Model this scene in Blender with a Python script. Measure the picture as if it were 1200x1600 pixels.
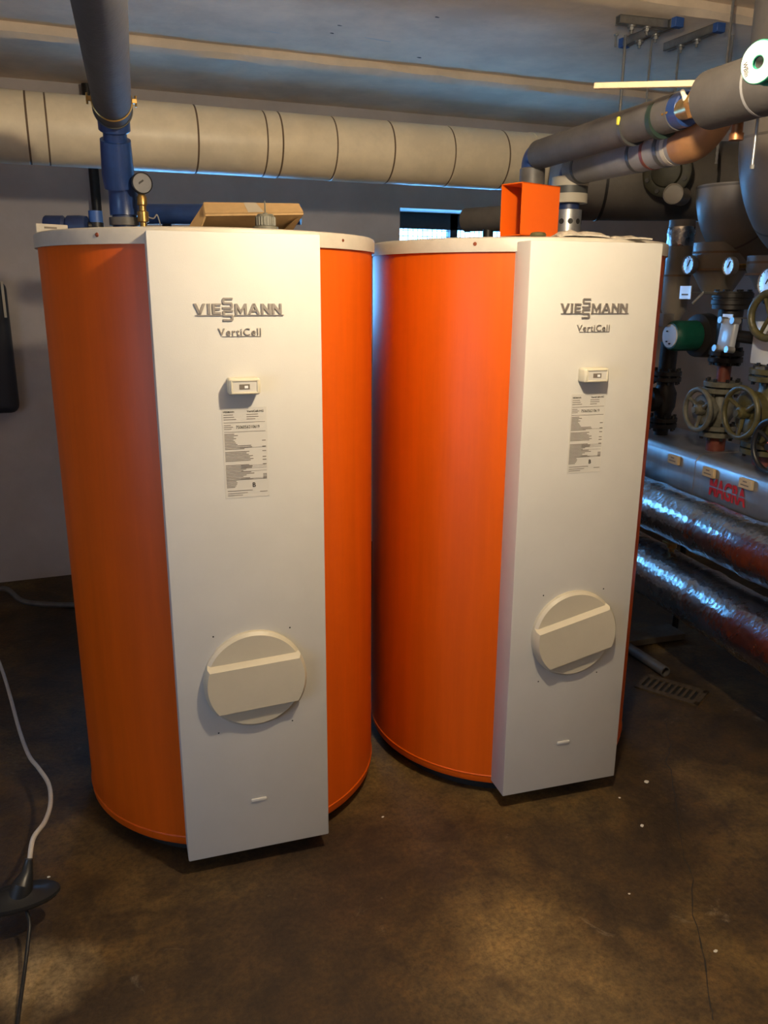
import bpy, bmesh, math, random
from mathutils import Vector, Matrix
random.seed(7)
for o in list(bpy.data.objects):
    bpy.data.objects.remove(o)
SC = bpy.context.scene
COL = SC.collection
R = math.radians
V = Vector

# ------------------------------------------------------------------ camera
F, PITCH, ROLL, YAW, CH = 1265.8, 0.26972, 0.00567, 0.37217, 1.55
CAM = V((0, 0, CH))
FW = V((math.sin(YAW) * math.cos(PITCH), math.cos(YAW) * math.cos(PITCH), -math.sin(PITCH)))
RT = V((math.cos(YAW), -math.sin(YAW), 0))
UP = RT.cross(FW)
RT, UP = RT * math.cos(ROLL) + UP * math.sin(ROLL), UP * math.cos(ROLL) - RT * math.sin(ROLL)
cd = bpy.data.cameras.new('camera')
cd.sensor_fit = 'HORIZONTAL'; cd.sensor_width = 36; cd.lens = 36 * F / 1200
cd.clip_start = 0.02
co = bpy.data.objects.new('camera', cd); COL.objects.link(co)
mw = Matrix((RT, UP, -FW)).transposed().to_4x4(); mw.translation = CAM
co.matrix_world = mw
SC.camera = co

# ------------------------------------------------------------------ world, exposure
w = bpy.data.worlds.new('world'); SC.world = w; w.use_nodes = True
w.node_tree.nodes['Background'].inputs[0].default_value = (0.35, 0.5, 0.8, 1)
w.node_tree.nodes['Background'].inputs[1].default_value = 0.3
SC.view_settings.view_transform = 'Standard'
SC.view_settings.look = 'None'
SC.view_settings.gamma = 1
SC.view_settings.use_curve_mapping = False
SC.view_settings.exposure = 0.13
LAMP_POS = V((0.77, 1.08, 2.10))
LAMP_E = 1180.0          # radiance of the glowing bulb
LAMP_C = (1.0, 0.83, 0.58)
WIN_E = 23.0             # daylight behind the glass of the two windows in the back wall
WIN_C = (0.13, 0.47, 1.0)
SIDE_FILL_E = 9.0            # glow of the side window added as cool fill, unseen left of the camera
SIDE_FILL_C = (0.42, 0.64, 1.0)
REAR_FILL_E = 290.0  # strength of the unseen bulb added behind the camera as warm fill

# ------------------------------------------------------------------ pixel -> world (measured from the photograph)
def ray(x, y): return FW + RT * ((x - 600) / F) - UP * ((y - 800) / F)
def at(x, y, D): return CAM + ray(x, y) * D
def atz(x, y, z): d = ray(x, y); return CAM + d * ((z - CH) / d.z)
def aty(x, y, Y): d = ray(x, y); return CAM + d * (Y / d.y)
M0 = V((2.25, 2.38, 0)); DM = V((math.cos(R(84)), math.sin(R(84)), 0)); NM = V((-DM.y, DM.x, 0))
ZZ = V((0, 0, 1))
def mp(x, y, s):       # point on the plane s metres behind the front of the manifold
    d = ray(x, y); k = ((M0 - NM * s - CAM) @ NM) / (d @ NM); return CAM + d * k
def ms(t, s, z): return V((0, 0, z)) + M0 + DM * t - NM * s

# ------------------------------------------------------------------ mesh helpers
def frame(d):
    d = V(d).normalized()
    a = V((0, 0, 1)) if abs(d.z) < 0.9 else V((1, 0, 0))
    x = a.cross(d).normalized()
    return x, d.cross(x), d
def add_box(bm, c, s, bev=0.0, seg=2, mat=None):
    r = bmesh.ops.create_cube(bm, size=1)
    vs = r['verts']
    for v in vs: v.co = V((v.co.x * s[0], v.co.y * s[1], v.co.z * s[2]))
    if bev > 0:
        es = {e for v in vs for e in v.link_edges}
        g = bmesh.ops.bevel(bm, geom=list(es), offset=bev, segments=seg, affect='EDGES', profile=0.5)
        vs = list({v for f in g['faces'] for v in f.verts} | {v for v in vs if v.is_valid})
    m = (mat or Matrix.Identity(4))
    for v in vs: v.co = m @ v.co + V(c)
    return vs
def add_lathe(bm, prof, o, d, seg=32, close=True):
    x, y, z = frame(d); o = V(o)
    rings = []
    for r, h in prof:
        if r <= 1e-6: rings.append([bm.verts.new(o + z * h)])
        else: rings.append([bm.verts.new(o + z * h + (x * math.cos(2 * math.pi * i / seg) + y * math.sin(2 * math.pi * i / seg)) * r) for i in range(seg)])
    for a, b in zip(rings, rings[1:]):
        for i in range(seg):
            j = (i + 1) % seg
            if len(a) == 1 and len(b) == 1: break
            if len(a) == 1: bm.faces.new((a[0], b[j], b[i]))
            elif len(b) == 1: bm.faces.new((a[i], a[j], b[0]))
            else: bm.faces.new((a[i], a[j], b[j], b[i]))
    if close:
        for k, rg in ((0, rings[0]), (-1, rings[-1])):
            if len(rg) > 1: bm.faces.new(rg if k else rg[::-1])
def add_cyl(bm, a, b, r, seg=24, r2=None, bev=0.0):
    a, b = V(a), V(b); L = (b - a).length; r2 = r if r2 is None else r2
    if bev: add_lathe(bm, [(r - bev, 0), (r, bev), (r2, L - bev), (r2 - bev, L)], a, b - a, seg)
    else: add_lathe(bm, [(r, 0), (r2, L)], a, b - a, seg)
def add_tube(bm, pts, r, seg=12, cap=True, closed=False):
    pts = [V(p) for p in pts]; n = len(pts)
    rr = r if isinstance(r, (list, tuple)) else [r] * n
    tans = []
    for i in range(n):
        if closed: t = pts[(i + 1) % n] - pts[i - 1]
        else: t = pts[min(i + 1, n - 1)] - pts[max(i - 1, 0)]
        tans.append(t.normalized())
    x, y, _ = frame(tans[0])
    rings = []
    for i in range(n):
        if i:
            x = (x - tans[i] * x.dot(tans[i])).normalized()
        y = tans[i].cross(x)
        rings.append([bm.verts.new(pts[i] + (x * math.cos(2 * math.pi * k / seg) + y * math.sin(2 * math.pi * k / seg)) * rr[i]) for k in range(seg)])
    for i in range(n if closed else n - 1):
        a, b = rings[i], rings[(i + 1) % n]
        for k in range(seg):
            j = (k + 1) % seg
            bm.faces.new((a[k], a[j], b[j], b[k]))
    if cap and not closed:
        bm.faces.new(rings[0][::-1]); bm.faces.new(rings[-1])
def add_torus(bm, c, d, R0, r, seg=32, rs=10):
    x, y, z = frame(d); c = V(c)
    add_tube(bm, [c + (x * math.cos(2 * math.pi * i / seg) + y * math.sin(2 * math.pi * i / seg)) * R0 for i in range(seg)], r, rs, closed=True)
def add_prism(bm, poly, o, ux, uy, d, depth):
    o, ux, uy, d = V(o), V(ux), V(uy), V(d)
    a = [bm.verts.new(o + ux * p[0] + uy * p[1]) for p in poly]
    b = [bm.verts.new(o + ux * p[0] + uy * p[1] + d * depth) for p in poly]
    n = len(poly)
    bm.faces.new(a[::-1]); bm.faces.new(b)
    for i in range(n):
        j = (i + 1) % n
        bm.faces.new((a[i], a[j], b[j], b[i]))
def spline(pts, n=8):
    pts = [V(p) for p in pts]; out = []
    P = [pts[0] * 2 - pts[1]] + pts + [pts[-1] * 2 - pts[-2]]
    for i in range(1, len(P) - 2):
        p0, p1, p2, p3 = P[i - 1:i + 3]
        for k in range(n):
            t = k / n
            out.append(0.5 * ((2 * p1) + (p2 - p0) * t + (2 * p0 - 5 * p1 + 4 * p2 - p3) * t * t + (3 * p1 - p0 - 3 * p2 + p3) * t ** 3))
    return out + [pts[-1]]
def elbow(a, c, b, rad, n=10):   # path a -> corner c -> b with a rounded corner
    a, c, b = V(a), V(c), V(b)
    u, v = (a - c).normalized(), (b - c).normalized()
    half = u.angle(v) / 2; d = rad / math.tan(half)
    p, q = c + u * d, c + v * d
    ctr = c + (u + v).normalized() * (rad / math.sin(half))
    e1, e2 = p - ctr, q - ctr
    ang = e1.angle(e2); out = [a]
    for i in range(n + 1):
        t = i / n
        out.append(ctr + (e1 * math.sin((1 - t) * ang) + e2 * math.sin(t * ang)) / math.sin(ang))
    return out + [b]
def BM(): return bmesh.new()

# ------------------------------------------------------------------ objects
def obj(name, bm, m, parent=None, origin=None, local=False):
    bmesh.ops.recalc_face_normals(bm, faces=bm.faces)
    for f in bm.faces: f.smooth = True
    for e in bm.edges:
        if len(e.link_faces) == 2 and e.calc_face_angle(0) > R(38): e.smooth = False
    me = bpy.data.meshes.new(name); bm.to_mesh(me); bm.free()
    me.materials.append(m)
    return obj_me(name, me, parent, origin, local)
def wmat(o):
    M = o.matrix_basis.copy(); p = o.parent
    while p: M = p.matrix_basis @ M; p = p.parent
    return M
def obj_me(name, me, parent=None, origin=None, local=False):
    o = bpy.data.objects.new(name, me); COL.objects.link(o)
    if parent:
        o.parent = parent
        if origin is not None: o.location = wmat(parent).inverted() @ V(origin) if not local else V(origin)
        if not local: me.transform(wmat(o).inverted())
        elif origin is not None: me.transform(Matrix.Translation(-V(origin)))
    else:
        if origin is None:
            xs = [v.co for v in me.vertices]
            lo = V([min(c[i] for c in xs) for i in range(3)]); hi = V([max(c[i] for c in xs) for i in range(3)])
            origin = V(((lo.x + hi.x) / 2, (lo.y + hi.y) / 2, lo.z))
        o.location = V(origin); me.transform(Matrix.Translation(-V(origin)))
    return o
def tag(o, label, cat, group=None, kind=None):
    o['label'] = label; o['category'] = cat
    if group: o['group'] = group
    if kind: o['kind'] = kind
    return o
def lab(o, label): o['label'] = label; return o
def thing(name, label, cat, loc, rz=0.0, group=None):
    o = bpy.data.objects.new(name, None); COL.objects.link(o)
    o.empty_display_size = 0.05
    o.location = V(loc); o.rotation_euler = (0, 0, rz)
    return tag(o, label, cat, group)
def struct(name, bm, m, parent=None):
    o = obj(name, bm, m, parent, origin=(0, 0, 0) if not parent else None)
    if not parent: o['kind'] = 'structure'
    return o
def text_mesh(body, m, width=None, height=None, extrude=0.001, offset=0.0, shear=0.0, space=1.0):
    c = bpy.data.curves.new('lettering', 'FONT'); c.body = body; c.size = 1; c.offset = offset; c.shear = shear; c.space_character = space
    c.extrude = 0; c.resolution_u = 4
    o = bpy.data.objects.new('lettering', c); COL.objects.link(o)
    dg = bpy.context.evaluated_depsgraph_get(); dg.update()
    me = bpy.data.meshes.new_from_object(o.evaluated_get(dg))
    bpy.data.objects.remove(o); bpy.data.curves.remove(c)
    bm = bmesh.new(); bm.from_mesh(me); bpy.data.meshes.remove(me)
    xs = [v.co.x for v in bm.verts]; ys = [v.co.y for v in bm.verts]
    x0, x1, y0, y1 = min(xs), max(xs), min(ys), max(ys)
    sy = (height / (y1 - y0)) if height else None
    sx = (width / (x1 - x0)) if width else sy
    if sy is None: sy = sx
    for v in bm.verts:
        v.co = V(((v.co.x - x0) * sx, (v.co.y - y0) * sy, 0))
    if extrude > 0:
        r = bmesh.ops.extrude_face_region(bm, geom=list(bm.faces))
        for v in r['geom']:
            if isinstance(v, bmesh.types.BMVert): v.co.z += extrude
    return bm
def place(bm, o, ux, uy):
    ux, uy = V(ux).normalized(), V(uy).normalized(); uz = ux.cross(uy)
    M = Matrix((ux, uy, uz)).transposed().to_4x4(); M.translation = V(o)
    bm.transform(M); return bm
def join(bm, other):
    me = bpy.data.meshes.new('tmp'); other.to_mesh(me); other.free(); bm.from_mesh(me); bpy.data.meshes.remove(me)

# ------------------------------------------------------------------ materials
def mat(name, col, rough=0.5, metal=0.0, var=0.0, scale=8.0, bump=0.0, bscale=60.0, coat=0.0, dark=None, detail=6.0, rvar=0.0, stretch=None, spec=None, thr=(0.4, 0.65)):
    m = bpy.data.materials.new(name); m.use_nodes = True
    nt = m.node_tree; N = nt.nodes; L = nt.links; b = N['Principled BSDF']
    b.inputs['Base Color'].default_value = (*col, 1); b.inputs['Roughness'].default_value = rough; b.inputs['Metallic'].default_value = metal
    if coat: b.inputs['Coat Weight'].default_value = coat; b.inputs['Coat Roughness'].default_value = 0.12
    if spec is not None: b.inputs['Specular IOR Level'].default_value = spec
    tc = N.new('ShaderNodeTexCoord'); src = tc.outputs['Object']
    if stretch:
        mp_ = N.new('ShaderNodeMapping'); mp_.inputs['Scale'].default_value = stretch; L.new(src, mp_.inputs[0]); src = mp_.outputs[0]
    if var or dark:
        n = N.new('ShaderNodeTexNoise'); n.inputs['Scale'].default_value = scale; n.inputs['Detail'].default_value = detail; n.inputs['Roughness'].default_value = 0.65
        L.new(src, n.inputs['Vector'])
        cr = N.new('ShaderNodeValToRGB')
        d = dark or tuple(c * (1 - var) for c in col)
        cr.color_ramp.elements[0].position = thr[0]; cr.color_ramp.elements[0].color = (*d, 1)
        cr.color_ramp.elements[1].position = thr[1]; cr.color_ramp.elements[1].color = (*col, 1)
        L.new(n.outputs['Fac'], cr.inputs[0]); L.new(cr.outputs[0], b.inputs['Base Color'])
        if rvar:
            mr = N.new('ShaderNodeMapRange'); mr.inputs['To Min'].default_value = rough + rvar; mr.inputs['To Max'].default_value = rough - rvar
            L.new(n.outputs['Fac'], mr.inputs[0]); L.new(mr.outputs[0], b.inputs['Roughness'])
    if bump:
        n2 = N.new('ShaderNodeTexNoise'); n2.inputs['Scale'].default_value = bscale; n2.inputs['Detail'].default_value = 4
        L.new(src, n2.inputs['Vector'])
        bp = N.new('ShaderNodeBump'); bp.inputs['Strength'].default_value = bump; bp.inputs['Distance'].default_value = 0.01
        L.new(n2.outputs['Fac'], bp.inputs['Height']); L.new(bp.outputs[0], b.inputs['Normal'])
    return m
def emit(name, col, strength):
    m = bpy.data.materials.new(name); m.use_nodes = True
    b = m.node_tree.nodes['Principled BSDF']
    b.inputs['Base Color'].default_value = (*[c * 0.5 for c in col], 1)
    b.inputs['Emission Color'].default_value = (*col, 1); b.inputs['Emission Strength'].default_value = strength
    return m
M_orange = mat('orange gloss paint', (0.66, 0.098, 0.002), 0.42, var=0.12, scale=3, stretch=(6, 6, 0.4), bump=0.015, bscale=4, spec=0.28)
M_orange2 = mat('orange bracket paint', (0.66, 0.098, 0.002), 0.45)
M_cream = mat('cream textured paint', (0.555, 0.53, 0.48), 0.55, var=0.05, scale=4, bump=0.05, bscale=420)
M_lid = mat('beige lid paint', (0.50, 0.45, 0.375), 0.45, var=0.12, scale=14, bump=0.03, bscale=200)
M_plastic = mat('ivory plastic', (0.58, 0.53, 0.40), 0.4, var=0.04, scale=10)
M_hatch = mat('aged ivory plastic', (0.51, 0.455, 0.345), 0.45, var=0.06, scale=10)
M_chrome = mat('worn chrome lettering', (0.42, 0.38, 0.345), 0.35, 0.75)
M_sticker = mat('sticker paper', (0.56, 0.525, 0.46), 0.5)
M_ink = mat('grey print', (0.16, 0.13, 0.10), 0.6)
M_black = mat('black ink', (0.012, 0.010, 0.008), 0.6)
M_rust = mat('rusty screw', (0.28, 0.06, 0.015), 0.6, 0.3, var=0.5, scale=80)
M_shadow = mat('plinth shadow black', (0.012, 0.011, 0.010), 0.8)  # black put in for the shadow gap under the tank
M_foam = mat('grey pipe foam', (0.072, 0.066, 0.063), 0.75, var=0.22, scale=14, bump=0.08, bscale=90)
M_foam_dark = mat('dusty dark foam', (0.045, 0.039, 0.035), 0.8, var=0.25, scale=14, bump=0.08, bscale=90)
M_foam_light = mat('light grey foam', (0.20, 0.195, 0.195), 0.7, var=0.15, scale=14, bump=0.05, bscale=90)
M_blue = mat('blue pipe rubber', (0.018, 0.048, 0.17), 0.32, var=0.25, scale=20)
M_blue_dark = mat('dark blue rubber', (0.014, 0.03, 0.10), 0.45, var=0.25, scale=20)
M_blue_cap = mat('blue plastic cap', (0.03, 0.09, 0.30), 0.5)
M_jacket = mat('cream pipe jacket', (0.82, 0.70, 0.49), 0.42, var=0.16, scale=5, bump=0.03, bscale=12)
M_seam = mat('brown seam', (0.14, 0.09, 0.05), 0.8)
M_duct = mat('grey brown pipe jacket', (0.20, 0.175, 0.145), 0.42, var=0.18, scale=6, bump=0.02, bscale=12)
M_duct_dark = mat('jacket shade and dark seams', (0.115, 0.10, 0.085), 0.5, var=0.3, scale=5)  # dark tone paints the shade on the header; also used for elbow seams
M_conc = mat('painted concrete', (0.90, 0.73, 0.54), 0.85, var=0.22, scale=2.5, bump=0.25, bscale=14)
M_wall = mat('grey painted wall', (0.58, 0.52, 0.50), 0.8, var=0.15, scale=2.5, bump=0.12, bscale=18)
M_steel = mat('galvanised steel', (0.42, 0.42, 0.41), 0.38, 0.85, var=0.2, scale=30)
M_brass = mat('brass', (0.48, 0.30, 0.10), 0.35, 0.85, var=0.35, scale=40)
M_copper = mat('dull copper', (0.40, 0.17, 0.07), 0.45, 0.8, var=0.4, scale=30)
M_card = mat('corrugated cardboard', (0.42, 0.27, 0.12), 0.8, var=0.12, scale=30)
M_wood = mat('pale wood', (0.45, 0.34, 0.21), 0.6, var=0.12, scale=40, stretch=(1, 1, 1))
M_olive = mat('olive enamel', (0.095, 0.083, 0.032), 0.42, var=0.35, scale=30, bump=0.1, bscale=60)
M_olive_shade = mat('olive iron darkened as shade', (0.030, 0.028, 0.014), 0.6, var=0.4, scale=30)  # olive darkened to paint in the pipe's shadow on the flange
M_olive_grey = mat('dirty grey green iron', (0.14, 0.135, 0.105), 0.5, var=0.35, scale=40)
M_iron = mat('black iron', (0.022, 0.020, 0.020), 0.45, 0.3, var=0.3, scale=40)
M_primer = mat('red oxide primer', (0.17, 0.036, 0.018), 0.55, var=0.35, scale=30)
M_green = mat('green motor paint', (0.006, 0.075, 0.05), 0.35, var=0.2, scale=30)
M_sheet = mat('grey sheet metal', (0.42, 0.42, 0.43), 0.33, 0.75, var=0.25, scale=7, stretch=(1, 1, 0.3), rvar=0.08)
M_red = mat('red paint', (0.42, 0.012, 0.016), 0.6)
M_redcap = mat('red plastic', (0.55, 0.05, 0.02), 0.4)
M_platelit = mat('glossy grey plate', (0.33, 0.36, 0.42), 0.3, coat=0.6)
M_white = mat('glossy white dial', (0.70, 0.72, 0.74), 0.3, coat=1.0)
M_white.node_tree.nodes['Principled BSDF'].inputs['Coat Roughness'].default_value = 0.06
M_paper = mat('white paper', (0.74, 0.73, 0.70), 0.7)
M_spoolpaper = mat('spool label paper', (0.30, 0.29, 0.27), 0.7)
M_tagcard = mat('yellowed tag', (0.52, 0.40, 0.24), 0.6, var=0.08, scale=40)
M_rubber = mat('black rubber', (0.012, 0.013, 0.014), 0.38)
M_wcable = mat('grey white cable', (0.48, 0.45, 0.41), 0.5, var=0.15, scale=30)
M_spoolgreen = mat('green spool plastic', (0.012, 0.16, 0.10), 0.4)
M_bandbeige = mat('beige tape', (0.37, 0.33, 0.26), 0.6)
M_banddark = mat('dark tape', (0.045, 0.045, 0.042), 0.5)
M_tanfoam = mat('brown pipe end', (0.26, 0.12, 0.045), 0.6, var=0.2, scale=20)
M_scrap = mat('torn paper scrap', (0.46, 0.40, 0.32), 0.8, var=0.35, scale=60, bump=0.5, bscale=80)
M_navy = mat('dark cabinet paint', (0.030, 0.034, 0.044), 0.5)
M_pvc = mat('grey plastic pipe', (0.11, 0.10, 0.092), 0.5, var=0.3, scale=20)
M_plank = mat('dusty board', (0.10, 0.08, 0.055), 0.8, var=0.3, scale=20)
M_yellow = mat('yellow green tape', (0.62, 0.55, 0.05), 0.5)
M_darkgreen = mat('dark green clip', (0.010, 0.024, 0.017), 0.6)
M_pale = mat('pale putty', (0.66, 0.60, 0.46), 0.7)
M_speck = mat('white plaster crumb', (0.62, 0.58, 0.5), 0.8)
M_block = emit('daylit glass', WIN_C, WIN_E)
M_side_fill = emit('side fill glass', SIDE_FILL_C, SIDE_FILL_E)
M_bulb = emit('glowing bulb', LAMP_C, LAMP_E)
M_fill_bulb = emit('glowing rear fill bulb', LAMP_C, REAR_FILL_E)

def foil_mat():
    m = mat('wrinkled aluminium foil', (0.62, 0.60, 0.60), 0.27, 1.0, var=0.35, scale=9, rvar=0.06)
    nt = m.node_tree; N = nt.nodes; L = nt.links; b = N['Principled BSDF']
    tc = N.new('ShaderNodeTexCoord')
    v = N.new('ShaderNodeTexVoronoi'); v.inputs['Scale'].default_value = 55; L.new(tc.outputs['Object'], v.inputs['Vector'])
    n = N.new('ShaderNodeTexNoise'); n.inputs['Scale'].default_value = 32; n.inputs['Detail'].default_value = 5; L.new(tc.outputs['Object'], n.inputs['Vector'])
    a = N.new('ShaderNodeMath'); a.operation = 'ADD'; L.new(v.outputs['Distance'], a.inputs[0]); L.new(n.outputs['Fac'], a.inputs[1])
    bp = N.new('ShaderNodeBump'); bp.inputs['Strength'].default_value = 0.2; bp.inputs['Distance'].default_value = 0.006
    L.new(a.outputs[0], bp.inputs['Height']); L.new(bp.outputs[0], b.inputs['Normal'])
    return m
M_foil = foil_mat()
def floor_mat():
    m = bpy.data.materials.new('dirty brown concrete'); m.use_nodes = True
    nt = m.node_tree; N = nt.nodes; L = nt.links; b = N['Principled BSDF']
    tc = N.new('ShaderNodeTexCoord'); src = tc.outputs['Object']
    def noise(sc, det, ro=0.6, dist=0.0):
        n = N.new('ShaderNodeTexNoise'); n.inputs['Scale'].default_value = sc; n.inputs['Detail'].default_value = det; n.inputs['Roughness'].default_value = ro; n.inputs['Distortion'].default_value = dist
        L.new(src, n.inputs['Vector']); return n.outputs['Fac']
    def ramp(f, stops):
        r = N.new('ShaderNodeValToRGB'); e = r.color_ramp.elements
        while len(e) < len(stops): e.new(0.5)
        for el, (p, c) in zip(e, stops): el.position = p; el.color = (*c, 1)
        L.new(f, r.inputs[0]); return r.outputs[0]
    def mix(f, a, b_, typ='MIX'):
        x = N.new('ShaderNodeMix'); x.data_type = 'RGBA'; x.blend_type = typ
        if isinstance(f, float): x.inputs[0].default_value = f
        else: L.new(f, x.inputs[0])
        L.new(a, x.inputs[6]); L.new(b_, x.inputs[7]); return x.outputs[2]
    big = ramp(noise(1.5, 5, 0.6, 0.6), [(0.34, (0.021, 0.010, 0.0018)), (0.52, (0.049, 0.026, 0.005)), (0.68, (0.12, 0.073, 0.019))])
    c = big
    def tone_patch(c, px, py, rx, col, amt):  # blends in a ragged round patch of another tone
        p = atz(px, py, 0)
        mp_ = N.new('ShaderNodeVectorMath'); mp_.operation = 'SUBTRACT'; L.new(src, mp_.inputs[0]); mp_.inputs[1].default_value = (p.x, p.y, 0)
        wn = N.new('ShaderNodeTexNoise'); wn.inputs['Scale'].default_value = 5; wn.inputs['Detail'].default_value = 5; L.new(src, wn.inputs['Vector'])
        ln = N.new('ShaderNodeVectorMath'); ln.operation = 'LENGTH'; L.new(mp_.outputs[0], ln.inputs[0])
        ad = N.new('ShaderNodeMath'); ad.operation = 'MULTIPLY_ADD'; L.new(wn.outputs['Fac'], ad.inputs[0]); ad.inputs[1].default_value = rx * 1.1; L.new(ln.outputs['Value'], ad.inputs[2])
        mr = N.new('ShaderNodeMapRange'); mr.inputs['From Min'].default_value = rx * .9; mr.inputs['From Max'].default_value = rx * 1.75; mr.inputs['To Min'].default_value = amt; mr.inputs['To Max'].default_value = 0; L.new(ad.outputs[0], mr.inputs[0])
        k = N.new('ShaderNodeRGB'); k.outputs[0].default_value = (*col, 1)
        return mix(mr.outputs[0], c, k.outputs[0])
    c = tone_patch(c, 470, 1400, .26, (0.035, 0.018, 0.006), .75)
    c = tone_patch(c, 640, 1300, .22, (0.045, 0.023, 0.008), .6)
    c = tone_patch(c, 800, 1450, .16, (0.22, 0.14, 0.045), .5)
    c = tone_patch(c, 50, 1530, .12, (0.26, 0.185, 0.09), .8)
    c = tone_patch(c, 880, 1580, .30, (0.20, 0.13, 0.045), .5)
    mid = ramp(noise(9, 8, 0.7, 0.3), [(0.3, (0.42, 0.38, 0.32)), (0.52, (1.0, 1.0, 1.0)), (0.72, (1.6, 1.5, 1.35))])
    c = mix(1.0, c, mid, 'MULTIPLY')
    fine = ramp(noise(70, 6, 0.7), [(0.3, (0.5, 0.47, 0.42)), (0.6, (1.25, 1.25, 1.25))])
    c = mix(1.0, c, fine, 'MULTIPLY')
    lightn = ramp(noise(5, 9, 0.75, 0.8), [(0.62, (0, 0, 0)), (0.74, (1, 1, 1))])
    pale = N.new('ShaderNodeRGB'); pale.outputs[0].default_value = (0.40, 0.33, 0.23, 1)
    sp = N.new('ShaderNodeMath'); sp.operation = 'MULTIPLY'; sp.inputs[1].default_value = 0.35; L.new(lightn, sp.inputs[0])
    c = mix(sp.outputs[0], c, pale.outputs[0])
    L.new(c, b.inputs['Base Color'])
    rr = N.new('ShaderNodeMapRange'); rr.inputs['To Min'].default_value = 0.5; rr.inputs['To Max'].default_value = 0.85
    L.new(noise(3, 4), rr.inputs[0]); L.new(rr.outputs[0], b.inputs['Roughness'])
    bp = N.new('ShaderNodeBump'); bp.inputs['Strength'].default_value = 0.35; bp.inputs['Distance'].default_value = 0.01
    L.new(noise(40, 6, 0.7), bp.inputs['Height']); L.new(bp.outputs[0], b.inputs['Normal'])
    return m
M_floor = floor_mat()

# ================================================================== SETTING
X0, X1, Y0, Y1 = -2.1, 3.95, -3.2, 4.60
WALL_H = 2.75
def rect_wall(name, m, p, u, n, length, h, holes, thick=0.3):
    """wall standing on the floor from p along u, outward normal n, with rectangular holes (a0,a1,z0,z1)"""
    bm = BM()
    us = sorted({0, length, *[x for hh in holes for x in hh[:2]]}); zs = sorted({0, h, *[x for hh in holes for x in hh[2:]]})
    for a, b_ in zip(us, us[1:]):
        for c, d in zip(zs, zs[1:]):
            mx, mz = (a + b_) / 2, (c + d) / 2
            if any(q[0] < mx < q[1] and q[2] < mz < q[3] for q in holes): continue
            ctr = V(p) + V(u) * mx + V(n) * (thick / 2) + V((0, 0, mz))
            sx = (b_ - a) if abs(u[0]) > .5 else thick; sy = thick if abs(u[0]) > .5 else (b_ - a)
            add_box(bm, ctr, (sx, sy, d - c))
    return struct(name, bm, m)
bm = BM(); add_box(bm, ((X0 + X1) / 2, (Y0 + Y1) / 2, -0.06), (X1 - X0 + 0.6, Y1 - Y0 + 0.6, 0.12))
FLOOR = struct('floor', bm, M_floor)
W1 = (0.32, 1.25, 1.32, aty(300, 362, Y1).z); W2 = (aty(625, 325, Y1).x, 2.80, 1.52, aty(680, 327, Y1).z)
rect_wall('wall_back', M_wall, (X0 - 0.3, Y1, 0), (1, 0, 0), (0, 1, 0), X1 - X0 + 0.6, WALL_H, [(W1[0] - X0 + 0.3, W1[1] - X0 + 0.3, W1[2], W1[3]), (W2[0] - X0 + 0.3, W2[1] - X0 + 0.3, W2[2], W2[3])], 0.34)
SW = (-0.6, 0.9, 0.70, 1.60)
rect_wall('wall_left', M_wall, (X0, Y0, 0), (0, 1, 0), (-1, 0, 0), Y1 - Y0, WALL_H, [(SW[0] - Y0, SW[1] - Y0, SW[2], SW[3])], 0.3)
rect_wall('wall_right', M_wall, (X1, Y0, 0), (0, 1, 0), (1, 0, 0), Y1 - Y0, WALL_H, [], 0.3)
rect_wall('wall_front', M_wall, (X0 - 0.3, Y0, 0), (1, 0, 0), (0, -1, 0), X1 - X0 + 0.6, WALL_H, [], 0.3)
# ceiling: three cast slabs, each a little lower than the one before it, with a rough chamfered front edge
def slab(name, y0, y1, z, step):
    bm = BM(); n = 70; rows = []
    for i in range(n + 1):
        x = X0 - 0.3 + (X1 - X0 + 0.6) * i / n
        j = lambda a: random.uniform(-a, a)
        prof = [(y0 + 0.010 + j(.004), z + step + .005), (y0 + j(.006), z + step * .35 + j(.005)), (y0 + 0.024 + j(.010), z + j(.004)), (y0 + .07, z), (y1, z), (y1, 2.9), (y0 + 0.010, 2.9)]
        rows.append([bm.verts.new((x, a, b_)) for a, b_ in prof])
    for a, b_ in zip(rows, rows[1:]):
        for k in range(len(a)):
            l = (k + 1) % len(a); bm.faces.new((a[k], a[l], b_[l], b_[k]))
    bm.faces.new(rows[0]); bm.faces.new(rows[-1][::-1])
    return struct(name, bm, M_conc)
slab('ceiling', 3.86, Y1 + 0.34, 2.50, 0.05)
slab('ceiling.001', 2.78, 3.865, 2.55, 0.05)
slab('ceiling.002', Y0 - 0.3, 2.785, 2.60, 0.05)
for i, (px, py, lx, ly) in enumerate(((590, 62, .09, .008), (425, 50, .06, .006), (683, 27, .012, .010), (531, 40, .012, .008), (519, 52, .012, .008), (655, 90, .014, .01))):
    p = atz(px, py, 2.5497); bm = BM(); n = 9
    for k in range(n):
        a0, a1 = 2 * math.pi * k / n, 2 * math.pi * (k + 1) / n
    bm.faces.new([bm.verts.new(p + V((math.cos(2 * math.pi * k / n) * lx * random.uniform(.7, 1), math.sin(2 * math.pi * k / n) * ly * random.uniform(.5, 1) + (.12 * math.cos(2 * math.pi * k / n) * lx), 0))) for k in range(n)])
    obj('chip', bm, M_speck if i < 2 else M_plank, bpy.data.objects['ceiling.001'])
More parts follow.
